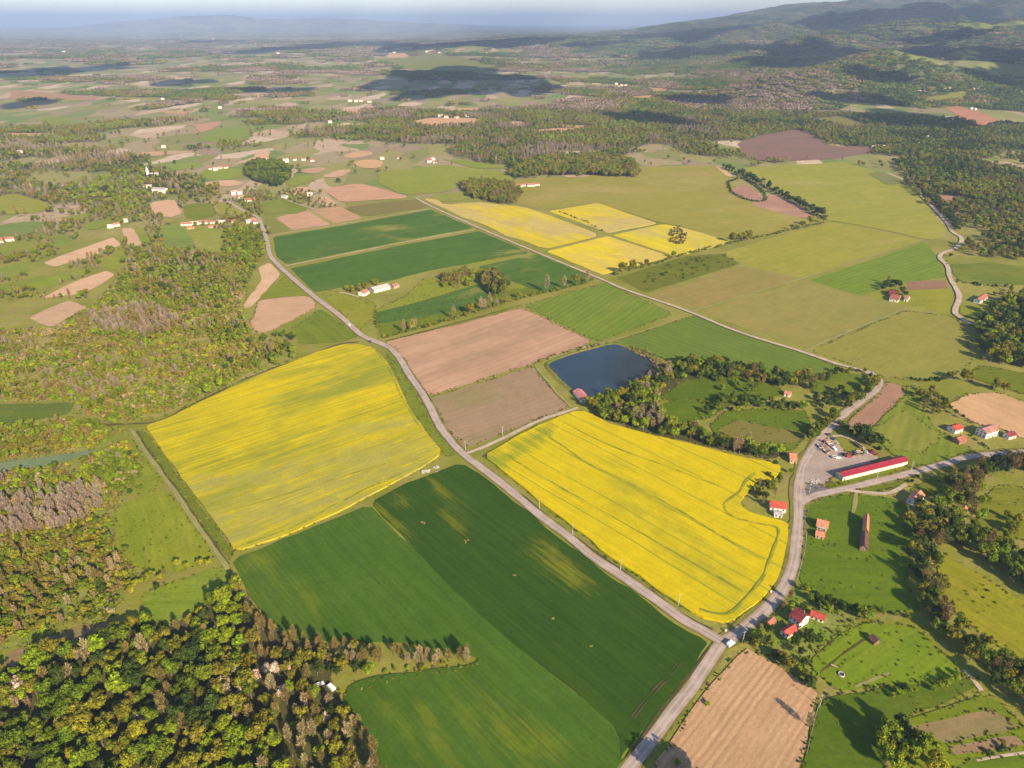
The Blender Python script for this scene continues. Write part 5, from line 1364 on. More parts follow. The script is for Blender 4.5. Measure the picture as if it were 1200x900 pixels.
for lab, px, py in (('white milk stand with a small roof by the bend of the village road', 903, 695), ('white marker box at the corner of the right yellow field', 850, 740.5)):
    t = thing('roadside_box', lab, 'roadside box', on(px, py, .3), .5)
    b = MB(); b.box((0, 0, .7), (1.0, .8, 1.1)); b.build('body', M['concrete'], t)
    b = MB(); b.prism([(-.5, 1.12), (.5, 1.12), (0, 1.4)], -.6, .6); b.build('roof', M['frame'], t)
MIXW = [(1.5, 'leafy', 'bright'), (3, 'leafy', 'olive'), (.4, 'leafy', 'yellow'), (3.4, 'leafy', 'mid'), (1.0, 'bare', 'brown'), (2.4, 'leafy', 'dark'), (.5, 'bare', 'tan')]
MIXS = [(1.5, 'bare', 'grey'), (1.1, 'bare', 'brown'), (1.6, 'leafy', 'olive'), (1.6, 'leafy', 'bright'), (1.4, 'shrub', 'yellow'), (1.5, 'leafy', 'mid'), (1.2, 'shrub', 'olive')]
LW = 'in the dense wood at lower left'
area([(-60,800),(0,792),(30,782),(80,760),(130,744),(165,726),(190,740),(215,730),(262,698),(276,686),(292,712),(302,760),(300,800),(330,860),(350,940),(-60,960)], 6.2, LW, MIXW, .58, 1.22)
area([(276,686),(300,714),(333,750),(385,758),(400,775),(385,800),(350,800),(310,780),(296,740)], 5.6, 'at the brown edge of the lower left wood', [(3,'bare','brown'),(2,'bare','rust'),(2,'leafy','olive'),(1,'leafy','dark')], .65, .95)
area([(305,800),(372,812),(400,828),(420,850),(444,892),(456,950),(350,950),(330,860)], 6.0, 'at the thin right edge of the lower left wood', [(3,'bare','tan'),(3,'bare','brown'),(2,'leafy','bright'),(2,'leafy','olive'),(.5,'leafy','dark')], .7, 1.0)
area([(375,758),(410,755),(440,758),(445,775),(430,790),(400,795),(385,790)], 5.5, 'in the wooded strip inside the wheat field', [(3,'bare','brown'),(2,'leafy','olive'),(1,'leafy','dark'),(1,'bare','tan')], .6, .9)
line([(400,772),(430,774),(470,775),(500,775),(530,774),(558,774)], 2.6, 8, 'in the wooded strip inside the wheat field', [(4,'bare','tan'),(2,'bare','brown'),(1,'leafy','olive')], .6, .85)
line([(420,790),(460,785),(500,782),(550,779)], 4.5, 4, 'in the wooded strip inside the wheat field', [(2,'shrub','bright'),(2,'shrub','olive'),(1,'leafy','bright')], .5, .9)
spot([(187,832),(280,792),(300,797),(313,790),(322,790),(338,791),(270,848),(286,815),(262,806),(165,850),(20,808),(22,815),(380,848),(297,852),(250,806),(332,818)], 'among the green crowns of the lower left wood', 'blossom', 'pink', .8, 1.15)
spot([(150,690),(160,688),(170,684),(178,681),(155,697)], 'at the corner of the small left meadow', 'leafy', 'yellow', .6, .8)
# left scrub and thickets
line([(0,740),(30,722),(60,705),(95,692),(135,690),(155,682)], 4.5, 9, 'in the dark hedge at the left edge', [(3,'leafy','dark'),(2,'leafy','mid'),(1,'bare','brown')], .5, .8)
line([(185,690),(200,674),(215,665),(235,660),(255,663)], 5, 7, 'in the hedge between the two left meadows', [(2,'leafy','dark'),(3,'leafy','yellow'),(2,'bare','rust')], .45, .65)
line([(80,662),(105,655),(130,648),(150,655)], 4.2, 5, 'in the low hedge left of the meadow', [(3,'shrub','dark'),(2,'leafy','mid')], .5, .7)
area([(-60,655),(0,640),(70,640),(130,650),(155,670),(140,690),(90,700),(40,725),(0,745),(-60,770)], 5.4, 'in the thicket at the left edge', [(2,'leafy','olive'),(2,'leafy','mid'),(2,'bare','brown'),(2,'shrub','yellow'),(1,'bare','tan')], .5, .85)
area([(-60,745),(0,735),(60,712),(130,696),(150,705),(128,725),(80,735),(30,752),(-60,780)], 5.2, 'in the thicket beside the narrow bare strip', [(2,'bare','tan'),(2,'shrub','bright'),(2,'leafy','olive'),(1,'shrub','yellow')], .45, .75)
area([(-60,610),(0,590),(50,588),(90,575),(120,580),(120,600),(85,620),(0,635),(-60,640)], 4.6, 'in the grey leafless grove at the left edge', [(5,'bare','grey'),(1,'bare','tan'),(.6,'leafy','olive')], .75, 1.0)
area([(-60,575),(0,560),(60,552),(110,540),(140,530),(150,545),(128,585),(90,575),(0,592),(-60,600)], 5.2, 'in the thicket above the grey grove', [(2,'bare','grey'),(2,'leafy','mid'),(2,'leafy','bright'),(2,'shrub','olive')], .5, .8)
area([(0,640),(85,622),(125,598),(133,640),(120,650),(60,645)], 5.2, 'in the thicket below the grey grove', [(2,'leafy','mid'),(2,'leafy','olive'),(2,'shrub','yellow'),(1,'shrub','mid')], .5, .75)
area([(120,545),(150,530),(172,560),(168,575),(140,585)], 5, 'in the scrub beside the field track', [(3,'leafy','mid'),(2,'shrub','bright'),(1,'leafy','dark')], .4, .6)
area([(-60,520),(0,502),(80,494),(140,505),(110,525),(50,536),(0,541),(-60,550)], 5.0, 'in the scrub between the two left crops', MIXS[1:], .45, .75)
area([(-60,400),(0,388),(60,388),(120,395),(180,400),(190,420),(240,430),(283,440),(235,465),(195,482),(150,493),(95,485),(85,470),(0,470),(-60,474)], 5.4, 'in the mixed thicket left of the yellow field', MIXS, .35, .65, thin=(60,.42,15))
area([(140,325),(170,292),(230,298),(262,298),(300,292),(304,308),(292,330),(282,362),(298,392),(345,405),(348,416),(285,440),(245,430),(265,412),(240,396),(200,394),(180,402),(110,395),(105,365),(140,350)], 5.8, 'in the wide thicket right of the tan fields', [(2.5,'leafy','bright'),(2,'leafy','mid'),(2,'leafy','olive'),(1.0,'bare','grey'),(1.0,'bare','brown'),(.7,'leafy','dark')], .42, .78, thin=(50,.40,16))
area([(105,372),(170,360),(215,375),(200,395),(105,392)], 6, 'in the grey leafless patch of the wide thicket', [(3,'bare','grey'),(1,'bare','brown')], .7, .95)
line([(118,499),(150,496),(200,486),(250,461),(283,444),(350,420)], 6, 5, 'along the ditch above the yellow field', [(2,'shrub','mid'),(2,'shrub','olive'),(1,'leafy','bright')], .6, 1.1, .8)
line([(300,402),(330,396),(350,402)], 5, 8, 'in the tree clump near the main road', [(2,'leafy','dark'),(3,'leafy','mid')], .6, .9)
# low bushes filling the thickets
LOW = [(2,'shrub','yellow'),(3,'shrub','olive'),(2.4,'shrub','brown'),(2.4,'shrub','bright'),(2,'shrub','mid'),(1.6,'shrub','tan')]
for poly, sp in (([(-80,398),(0,386),(60,386),(105,362),(140,325),(170,292),(230,298),(262,298),(300,292),(300,308),(288,330),(280,362),(296,392),(340,408),(283,443),(235,466),(195,484),(150,495),(95,487),(82,470),(0,471),(-80,475)], 4.2),
                 ([(-80,512),(0,502),(80,494),(148,506),(115,524),(50,535),(0,540),(-80,547)], 3.6),
                 ([(-80,572),(0,556),(60,550),(115,534),(150,518),(168,545),(133,598),(130,640),(158,668),(150,688),(130,722),(77,734),(0,760),(-80,785)], 3.4)):
    area(poly, sp, 'in the low scrub on the left', LOW, .7, 1.5, thin=(22,.28,21), clump=40)
# hedges over the plain
line([(450,396),(480,388),(530,375),(570,362),(610,350),(650,341),(692,331)], 3.2, 4, 'in the hedge above the pink ploughed field', [(3,'shrub','olive'),(2,'shrub','mid'),(1,'bare','tan'),(1,'leafy','olive')], .8, 1.5)
line([(630,427),(650,417),(690,408),(716,400)], 4, 4, 'on the far bank of the pond', [(3,'shrub','olive'),(2,'shrub','tan')], .7, 1.3)
line([(642,428),(655,444),(668,456)], 2.6, 2.5, 'on the left bank of the pond', [(2,'shrub','tan'),(2,'shrub','olive')], .3, .6, .6)
area([(735,404),(762,414),(778,426),(785,436),(772,438),(760,422),(740,412)], 3.2, 'in the reeds at the far end of the pond', [(3,'shrub','tan'),(2,'shrub','brown'),(1,'shrub','olive')], .5, .9, .8)
line([(738,408),(760,412),(772,425)], 3, 14, 'in the reeds at the far end of the pond', [(3,'shrub','tan'),(1,'shrub','olive')], .5, .9)
line([(719,323),(760,312),(800,299),(850,287),(900,276),(968,261)], 4.2, 5, 'in the long hedge across the olive plain', [(3,'shrub','olive'),(2,'shrub','mid'),(1,'leafy','olive')], .9, 1.5)
area([(740,325),(800,305),(850,298),(868,308),(800,328),(765,338)], 11, 'in the rough strip beside the dirt road', [(2,'shrub','mid'),(2,'shrub','olive')], .7, 1.4, .6)
line([(848,197),(870,206),(905,224),(940,242),(968,258)], 3.6, 6, 'in the hedge by the brown strips', [(3,'shrub','dark'),(2,'leafy','dark'),(1,'shrub','olive')], .9, 1.5)
line([(852,214),(870,210),(890,222),(897,234),(880,236),(858,226),(852,215)], 3.6, 5, 'around the small oval brown field', [(3,'shrub','dark'),(2,'shrub','mid')], 1, 1.6)
area([(786,268),(800,266),(805,282),(797,290),(784,284)], 7, 'in the low brown thicket inside the far yellow field', [(3,'shrub','brown'),(1,'shrub','grey')], 1.0, 1.7)
line([(655,248),(690,262),(707,272)], 5, 4, 'in the hedge between the far yellow fields', [(2,'shrub','dark'),(1,'shrub','olive')], .8, 1.3, .7)
area([(516,325),(545,318),(560,322),(550,336),(520,338)], 6, 'in the tree group beside the farm meadow', [(2,'bare','brown'),(2,'leafy','bright'),(1,'leafy','olive')], .6, .9)
area([(562,322),(585,324),(598,340),(592,347),(575,345),(565,335)], 5.5, 'in the dark tree group beside the crop strip', [(3,'leafy','dark'),(2,'leafy','olive'),(1,'bare','brown')], .8, 1.15)
spot([(519,329),(572,343),(577,347)], 'standing dark beside the farm meadow', 'conifer', 'deep', .8, 1.0)
area([(402,340),(418,338),(440,330),(445,334),(425,341),(412,346)], 5, 'around the long farm buildings', [(3,'leafy','olive'),(2,'leafy','bright')], .5, .75)
line([(441,365),(440,375),(438,383)], 5, 3, 'in the hedge beside the farm meadow', [(1,'shrub','mid')], .8, 1.2)
area([(538,217),(560,213),(600,216),(612,228),(605,240),(590,240),(550,232)], 6.5, 'in the isolated wood before the far farm', [(3,'leafy','olive'),(2,'leafy','mid'),(2,'bare','brown')], .8, 1.2)
area([(287,196),(300,190),(330,192),(343,200),(340,212),(325,221),(300,214),(288,205)], 7, 'in the round green wood', [(4,'leafy','mid'),(2,'leafy','dark')], .95, 1.25)
area([(170,205),(215,208),(232,222),(215,228),(180,222)], 8, 'in the dark trees behind the white hall', [(2,'bare','grey'),(2,'leafy','dark'),(1,'conifer','deep')], .7, 1.1)
area([(265,270),(295,268),(312,285),(312,302),(296,312),(260,296)], 7, 'in the grove beside the main road', [(3,'leafy','mid'),(2,'leafy','bright'),(2,'leafy','olive')], .7, 1.0)
area([(330,222),(372,225),(366,233),(400,243),(380,247),(340,238)], 10, 'in the gardens of the far village', [(2,'leafy','olive'),(2,'bare','grey'),(1,'leafy','mid')], .5, .8)
area([(262,235),(303,232),(310,246),(300,262),(262,262)], 14, 'in the gardens of the near village', [(2,'leafy','olive'),(1,'leafy','mid'),(1,'bare','brown')], .45, .7)
# pond wood and orchard
PW = 'in the wood beside the pond'
area([(684,478),(700,472),(722,463),(745,454),(775,440),(800,426),(830,428),(800,448),(775,458),(768,476),(778,496),(850,520),(925,534),(910,541),(870,535),(800,517),(720,499)], 6.0, PW, [(2.5,'leafy','olive'),(2,'leafy','mid'),(2,'leafy','bright'),(1.5,'leafy','dark'),(1.2,'bare','tan'),(.8,'bare','grey')], .85, 1.25)
area([(790,432),(840,425),(905,440),(965,446),(960,458),(905,455),(870,445),(820,445)], 6.5, 'in the tree belt above the orchard', [(2,'leafy','dark'),(2,'leafy','mid'),(2,'leafy','olive'),(1,'bare','brown')], .75, 1.15)
area([(815,470),(860,468),(905,472),(945,478),(940,486),(895,482),(850,486),(822,492)], 6.5, 'in the tree belt across the orchard', [(2,'leafy','bright'),(2,'leafy','mid'),(2,'leafy','dark'),(1,'shrub','olive')], .6, .95)
area([(838,446),(875,447),(900,460),(890,468),(840,462)], 9, 'among the scattered trees of the orchard', [(2,'leafy','mid'),(2,'leafy','bright'),(1,'bare','rust')], .5, .85, .7)
line([(1022,446),(1018,460),(1000,474),(985,484),(968,500),(955,518),(945,532)], 5.0, 7, 'in the dark hedge left of the village road', [(3,'leafy','dark'),(3,'leafy','mid'),(1,'leafy','olive')], .7, 1.15, 1, -1.0)
line([(965,446),(985,438),(1008,436),(1022,444)], 5, 5, 'in the hedge around the round meadow', [(3,'leafy','dark'),(2,'leafy','mid')], .45, .7)
area([(955,462),(985,458),(990,470),(970,484),(955,476)], 7, 'in the thicket beside the round meadow', [(3,'leafy','dark'),(1,'bare','rust')], .5, .8)
area([(905,540),(925,534),(928,556),(915,566),(905,575),(890,575),(900,555)], 6, 'behind the orange roofed cottage', [(2,'leafy','mid'),(1,'leafy','dark'),(1,'shrub','bright')], .4, .7, .7)
area([(884,568),(912,566),(914,588),(899,594),(882,592)], 5.5, 'behind the red roofed house by the yellow field', [(2,'leafy','olive'),(1,'leafy','dark'),(1,'bare','tan')], .45, .7)
line([(987,498),(1000,508),(1012,517),(1025,524),(1040,532)], 3.6, 3, 'in the hedge behind the junk yard', [(3,'shrub','dark'),(1,'leafy','dark')], 1, 1.7)
area([(985,500),(1000,512),(1015,522),(1005,524),(985,512)], 8, 'on the rough grass behind the junk yard', [(1,'shrub','mid'),(1,'shrub','olive')], .5, 1.0, .6)
# far bank woods on the right
area([(1145,382),(1160,366),(1178,355),(1200,350),(1280,360),(1280,440),(1200,434),(1160,424),(1147,410)], 7.5, 'in the wood at the right edge', [(3,'leafy','mid'),(2,'leafy','olive'),(2,'leafy','dark'),(1,'leafy','bright')], 1.0, 1.5)
area([(1150,345),(1180,340),(1270,338),(1270,352),(1200,350),(1170,356)], 8, 'in the orchard behind the lane farmhouse', [(2,'leafy','mid'),(2,'shrub','olive'),(1,'bare','brown')], .5, .8)
line([(1125,330),(1145,334),(1170,336),(1195,338)], 6, 10, 'in the planted rows beside the winding lane', [(2,'shrub','dark'),(2,'shrub','mid')], .9, 1.5)
line([(1113,300),(1108,310),(1118,330),(1124,345)], 9, 8, 'along the winding lane', [(2,'leafy','dark'),(1,'shrub','mid')], .45, .8, .8)
area([(1062,216),(1075,212),(1110,244),(1128,268),(1120,275),(1108,255),(1085,232)], 6, 'along the shaded upper lane', [(3,'leafy','dark'),(1,'leafy','olive')], .6, .95)
UR = 'in the wooded upper right slopes'
area([(1060,208),(1045,190),(1085,178),(1270,180),(1270,306),(1200,306),(1150,302),(1112,290),(1132,282),(1125,262),(1112,246),(1150,240),(1130,232),(1096,228),(1078,216)], 10.5, UR, [(1.6,'leafy','bright'),(3,'leafy','olive'),(1,'bare','brown'),(2,'leafy','mid'),(1.6,'leafy','dark')], .8, 1.35, thin=(110,.40,18), clump=95)
line([(1035,340),(1045,333),(1053,338),(1060,350)], 5, 6, 'behind the lone farm on the olive plain', [(3,'leafy','dark'),(1,'bare','brown')], .6, 1.0)
# houses on the right
area([(1075,462),(1090,462),(1105,472),(1108,485),(1090,490),(1075,478)], 6.5, 'on the slope below the tan field', [(2,'leafy','olive'),(1,'leafy','dark'),(1,'bare','brown')], .6, .9)
line([(1105,474),(1120,485),(1140,496),(1152,500)], 5, 4, 'in the hedge below the tan field', [(2,'leafy','dark'),(2,'shrub','mid'),(1,'leafy','bright')], .4, .7)
line([(1110,442),(1130,447),(1165,458),(1190,464)], 6, 7, 'in the hedge above the tan field', [(3,'shrub','olive'),(2,'leafy','olive')], .7, 1.2)
line([(1068,445),(1090,447),(1112,443)], 4, 4, 'in the shrubs at the foot of the olive plain', [(1,'shrub','dark')], .8, 1.3)
line([(1136,510),(1150,520),(1162,529)], 2.6, 1.5, 'in the clipped hedge between the gardens', [(1,'shrub','dark')], .5, .7)
line([(1054,576),(1064,566),(1072,560),(1082,553)], 3.5, 2.5, 'in the hedge along the house lane', [(2,'shrub','dark'),(1,'shrub','mid')], .7, 1.1)
line([(950,585),(962,580),(975,577),(990,577)], 4.2, 1.5, 'in the row of bushes along the junction road', [(1,'shrub','dark')], .35, .6)
area([(1122,566),(1130,557),(1160,548),(1190,543),(1215,541),(1260,538),(1260,560),(1200,556),(1170,559),(1145,565),(1132,572)], 5.4, 'in the tall dark row beside the junction road', [(3,'leafy','dark'),(2,'conifer','deep'),(2,'bare','rust'),(1,'leafy','deep')], .8, 1.3, gap=6)
BW = 'in the brook wood right of the green meadow'
area([(1062,588),(1078,598),(1088,612),(1110,570),(1125,566),(1150,566),(1140,590),(1142,630),(1110,640),(1092,650),(1075,655),(1062,640)], 6.6, 'around the white house in the trees', [(2,'leafy','mid'),(2,'leafy','dark'),(2,'leafy','olive'),(1.5,'bare','rust'),(1,'bare','brown'),(.6,'leafy','bright')], .8, 1.2)
area([(1112,632),(1140,622),(1155,634),(1180,640),(1215,660),(1260,690),(1260,735),(1200,692),(1165,670),(1130,650)], 6.6, 'in the dark wood above the sloping meadow', [(3,'leafy','mid'),(3,'leafy','dark'),(1,'leafy','olive'),(.6,'bare','rust')], .8, 1.15)
area([(1066,640),(1092,652),(1102,680),(1108,715),(1130,740),(1165,765),(1200,790),(1260,830),(1260,880),(1200,835),(1165,805),(1135,775),(1100,745),(1080,715),(1070,690)], 5.8, BW, [(3,'leafy','mid'),(2.4,'leafy','dark'),(1.6,'leafy','olive'),(.8,'bare','rust'),(.8,'bare','brown')], .75, 1.2)
area([(1146,682),(1158,688),(1165,704),(1156,708),(1147,694)], 4.5, 'in the dark reedy hollow of the sloping meadow', [(2,'shrub','dark'),(1,'shrub','olive')], .4, .7)
area([(1150,572),(1195,576),(1220,640),(1165,632),(1150,600)], 15, 'on the orchard meadow at the right edge', [(2,'leafy','olive'),(1,'leafy','bright')], .55, .85, .8)
line([(1148,568),(1146,590),(1143,615)], 7, 8, 'at the edge of the right orchard meadow', [(3,'leafy','bright'),(1,'leafy','olive')], .6, .9)
line([(1160,662),(1185,625),(1205,610)], 11, 6, 'beside the orchard meadow', [(1,'leafy','mid')], .7, .9)
# garden of the white farmhouse
area([(878,748),(890,738),(912,705),(938,690),(965,704),(1012,722),(990,740),(962,765),(948,776),(958,800),(940,795),(905,772)], 4.8, 'in the garden of the white farmhouse', [(2.5,'leafy','mid'),(2,'leafy','dark'),(2,'shrub','olive'),(1.5,'leafy','bright'),(1,'bare','rust'),(1,'shrub','bright')], .42, .75, .85)
line([(876,754),(905,772),(930,790),(957,812)], 4.2, 5, 'in the hedge beside the bare field', [(3,'leafy','dark'),(2,'leafy','olive'),(1,'bare','rust')], .5, .85)
line([(1010,724),(1030,718),(1052,722),(1076,728)], 6, 4, 'along the lower edge of the green meadow', [(2,'shrub','mid'),(1,'leafy','mid')], .8, 1.3)
spot([(1045,818),(1052,816),(1058,815),(1064,813),(1070,812),(1093,810),(1100,807),(1107,805),(1113,801),(1120,799),(1127,796)], 'in the two young rows of the lower right meadow', 'leafy', 'bright', .38, .5)
area([(1028,878),(1040,856),(1052,850),(1058,862),(1085,872),(1084,896),(1050,910),(1030,900)], 5.4, 'in the tree clump at the bottom right', [(2,'leafy','bright'),(2,'leafy','mid'),(2,'leafy','dark')], .85, 1.25)
spot([(1092,896),(1100,902),(1088,906)], 'at the bottom right edge, glowing yellow green', 'leafy', 'yellow', .7, .9)
spot([(828,826)], 'alone on the brown ploughed field', 'shrub', 'bright', .9, 1.0)
spot([(787,876)], 'on the ploughed field beside the lower road', 'shrub', 'olive', .6, .7)
spot([(793,896)], 'at the bottom edge of the ploughed field', 'shrub', 'bright', 1.1, 1.2)
spot([(947,852)], 'at the right border of the ploughed field', 'bare', 'tan', .8, .9)
q = np.array(G(744, 868)); put(np.array([q + (19, -29), q + (23.5, -31), q + (28, -30)]), 'standing just below the frame by the lower road', [(1, 'leafy', 'mid')], 1.6, 1.9, -5)
line([(1162,882),(1176,880),(1195,878)], 5, 3, 'in the low hedge at the bottom right', [(1,'shrub','dark')], .8, 1.3)
line([(455,405),(480,436),(503,468),(522,505)], 16, 3, 'along the main road between the fields', [(1,'shrub','olive')], .3, .5, .6)
line([(575,540),(640,596),(720,652),(800,712)], 5, 2, 'along the road beside the right yellow field', [(1,'shrub','olive'),(1,'shrub','mid')], .25, .45, .8)

# left country: bands of scrub between the meadows, then the woods of the far country
FARMIX = [(1.4,'leafy','bright'),(2.8,'leafy','olive'),(1.6,'leafy','mid'),(.6,'leafy','dark'),(1.2,'bare','brown'),(2.2,'bare','grey')]
def off_fields(P, grow=0):
    k = np.ones(len(P), bool)
    for Q in FIELDS:
        lo, hi = Q.min(0), Q.max(0)
        m = k & (P[:, 0] > lo[0]) & (P[:, 0] < hi[0]) & (P[:, 1] > lo[1]) & (P[:, 1] < hi[1])
        ix = np.nonzero(m)[0]
        if len(ix): k[ix[inside(P[ix], Q)]] = False
    return k

def grid(x0, x1, y0, y1, sp):
    gx, gy = np.meshgrid(np.arange(float(x0), x1, sp), np.arange(float(y0), y1, sp)); gx[1::2] += sp / 2
    return np.stack([gx.ravel(), gy.ravel()], -1) + rng.uniform(-.45, .45, (gx.size, 2)) * sp

def in_frame(P, z=0, m=60):
    px, py, d = to_px(P[:, 0], P[:, 1], z)
    return (px > -m) & (px < 1200 + m) & (py < 900 + m) & (py > -m)

P = grid(-1100, -250, 650, 1320, 8.5)
px, py, _ = to_px(P[:, 0], P[:, 1], 0)
P = P[(px > -80) & (px < 318) & (py > 192) & (py < 352) & ~((px > 105) & (py > 318 - (px - 105) * .2) & (px < 320))]
P = P[off_fields(P)]
P = P[fbm(P[:, 0] / 75, P[:, 1] / 75, 91, 4) > .47]
put(P, 'in the scrub between the left meadows', [(2.4,'leafy','olive'),(2,'bare','brown'),(1.6,'bare','grey'),(1.8,'leafy','mid'),(1.6,'leafy','bright'),(1,'shrub','olive')], .5, .95)

P = grid(-2300, 2300, 1150, 2700, 9.5)
d = np.hypot(P[:, 0], P[:, 1])
P = P[(d > 1290) & (d < 2750) & in_frame(P)]
w = wood_density(P[:, 0], P[:, 1])
P = P[w * .93 + .05 * fbm(P[:, 0] / 60, P[:, 1] / 60, 8, 3) > rng.uniform(size=len(P))]
P = P[off_fields(P)]
near_far = P
right = smooth(P[:, 0], 300, 900)
sel = rng.uniform(size=len(P)) < right
put(P[sel], 'on the wooded slopes at the right', [(1.6,'leafy','bright'),(2.6,'leafy','olive'),(.6,'bare','brown'),(2.2,'leafy','mid'),(1.6,'leafy','dark')], .8, 1.3, 1, 120)
put(P[~sel], 'in the far woods of the plain', FARMIX, .7, 1.2, 1, 130)
# forest edge at the head of the olive plain
area([(598,207),(600,196),(640,186),(700,184),(742,192),(750,203),(745,209),(690,206),(640,206)], 7, 'in the forest edge above the olive plain', [(3,'leafy','olive'),(3,'leafy','mid'),(1,'leafy','dark'),(1,'bare','brown')], 1.2, 1.6)

def stands(name, y0, y1, wx, sp, sc, label):
    P = grid(-wx, wx, y0, y1, sp)
    P = P[in_frame(P, height(P[:, 0], P[:, 1]), 100)]
    d = np.hypot(P[:, 0], P[:, 1])
    P = P[(d > y0 + 40)]
    w = wood_density(P[:, 0], P[:, 1])
    P = P[(w * .97 + .02) > rng.uniform(size=len(P))]
    P = P[off_fields(P)]
    z = height(P[:, 0], P[:, 1]) - .5
    n = len(P)
    hill = smooth(P[:, 0] - (900 - .10 * (P[:, 1] - 2000)), -600, 700) * .75 + .25 * gauss(P[:, 0], P[:, 1], 500, 8600, 1800, 1100)
    nz = np.clip((fbm(P[:, 0] / 240, P[:, 1] / 240, 55, 4) - .5) * 2.6 + .5, 0, 1)
    A = np.array([TINT['mid'], TINT['olive'], (.25, .19, .105), (.31, .23, .18)]); B = np.array([(.075,.12,.024), (.115, .165, .028), (.16, .19, .032), (.20, .18, .05)])
    ti = np.clip((nz * 4).astype(int), 0, 3)
    jitter = rng.uniform(.75, 1.25, (n, 1))
    tint = np.where((rng.uniform(size=n) < hill)[:, None], B[ti], A[ti]) * jitter
    s = rng.uniform(.8, 1.25, n)[:, None] * sc
    mass(name, 'stand', np.column_stack([P, z]), rng.uniform(0, 6.28, n), np.column_stack([s, s, s * (.9 if sc < 1.2 else .75)]), rng.integers(0, 4, n), tint, label, 'woodland')
    return n
n1 = stands('distant_woodland', 2650, 5200, 4600, 27, .95, 'patchwork of distant woods fading over the plain and lower slopes')
n2 = stands('hill_forest', 5150, 13500, 10500, 52, 1.9, 'blue green forest covering the farthest hills')

# tufts of rough grass along field edges and over the meadows
tp, tt = [], []
for Q, mt in NEARF:
    s_ = np.concatenate([[0], np.cumsum(np.linalg.norm(np.diff(np.vstack([Q, Q[:1]]), axis=0), axis=1))])
    if mt in ('wheat', 'wheat_light', 'green_far', 'rape_far'): continue
    n = int(s_[-1] / 1.7); t_ = rng.uniform(0, s_[-1], n); C = np.vstack([Q, Q[:1]])
    P = np.stack([np.interp(t_, s_, C[:, 0]), np.interp(t_, s_, C[:, 1])], -1) + rng.normal(size=(n, 2)) * .9
    tp.append(P); tt += [random.choice(('olive', 'mid', 'bright', 'tan', 'yellow', 'dark')) for _ in range(n)]
    if mt in ('meadow', 'lush', 'scrub'):
        lo, hi = Q.min(0), Q.max(0); n = int((hi[0] - lo[0]) * (hi[1] - lo[1]) / (28 if mt != 'scrub' else 12))
        P = rng.uniform(lo, hi, (n, 2)); P = P[inside(P, Q)]
        P = P[fbm(P[:, 0] / 18, P[:, 1] / 18, 19, 3) > .47]
        tp.append(P); tt += [random.choice(('mid', 'olive', 'bright') if mt != 'scrub' else ('olive', 'tan', 'yellow', 'mid', 'bright', 'brown')) for _ in range(len(P))]
P = np.vstack(tp); tt = np.array(tt)
k = (road_gap(P[:, 0], P[:, 1]) > .5) & in_frame(P)
for hx, hy, hr in HOUSE_SPOTS: k &= np.hypot(P[:, 0] - hx, P[:, 1] - hy) > hr - 2
P = P[k]; tt = tt[k]; n = len(P)
s_ = rng.uniform(.10, .34, n)[:, None]
mass('rough_grass', 'shrub', np.column_stack([P, np.full(n, .25)]), rng.uniform(0, 6.28, n), np.hstack([s_ * 1.5, s_ * 1.5, s_]), rng.integers(0, NVAR, n),
     np.array([TINT[x] for x in tt]) * rng.uniform(.7, 1.15, (n, 1)), 'tufts of rough grass along the field edges and meadows', 'grass')
print('tufts', n)

# the largest of each kind in the picture become trees of their own, the rest one mass per kind
X = {k: np.array(v) for k, v in T.items()}
Z = height(X['x'], X['y'])
fx, fy, fd = to_px(X['x'], X['y'], Z + 4)
shown = (fx > -8) & (fx < 1208) & (fy > -8) & (fy < 925)
PLURAL = {'leafy': 'leafy trees', 'bare': 'bare trees', 'conifer': 'conifers', 'shrub': 'shrubs', 'blossom': 'flowering trees'}
KNAME = {'leafy': ('leafy_tree', 'tree', 'leafy tree'), 'bare': ('bare_tree', 'bare tree', 'tree'), 'conifer': ('conifer_tree', 'conifer', 'conifer tree'),
         'shrub': ('shrub', 'shrub', 'shrub'), 'blossom': ('flowering_tree', 'flowering tree', 'tree')}
LIMIT = {'leafy': 300, 'bare': 300, 'conifer': 300, 'shrub': 300, 'blossom': 60}
MASSN = {'leafy': ('green_woodland', 'woods of green spring trees across the countryside'), 'bare': ('bare_woodland', 'grey brown woods still leafless in the countryside'),
         'shrub': ('scrub_thickets', 'low scrub and hedges between the fields'), 'conifer': ('conifer_wood', 'dark conifers in the far woods'), 'blossom': ('orchard_bloom', 'pale flowering trees in the woods')}
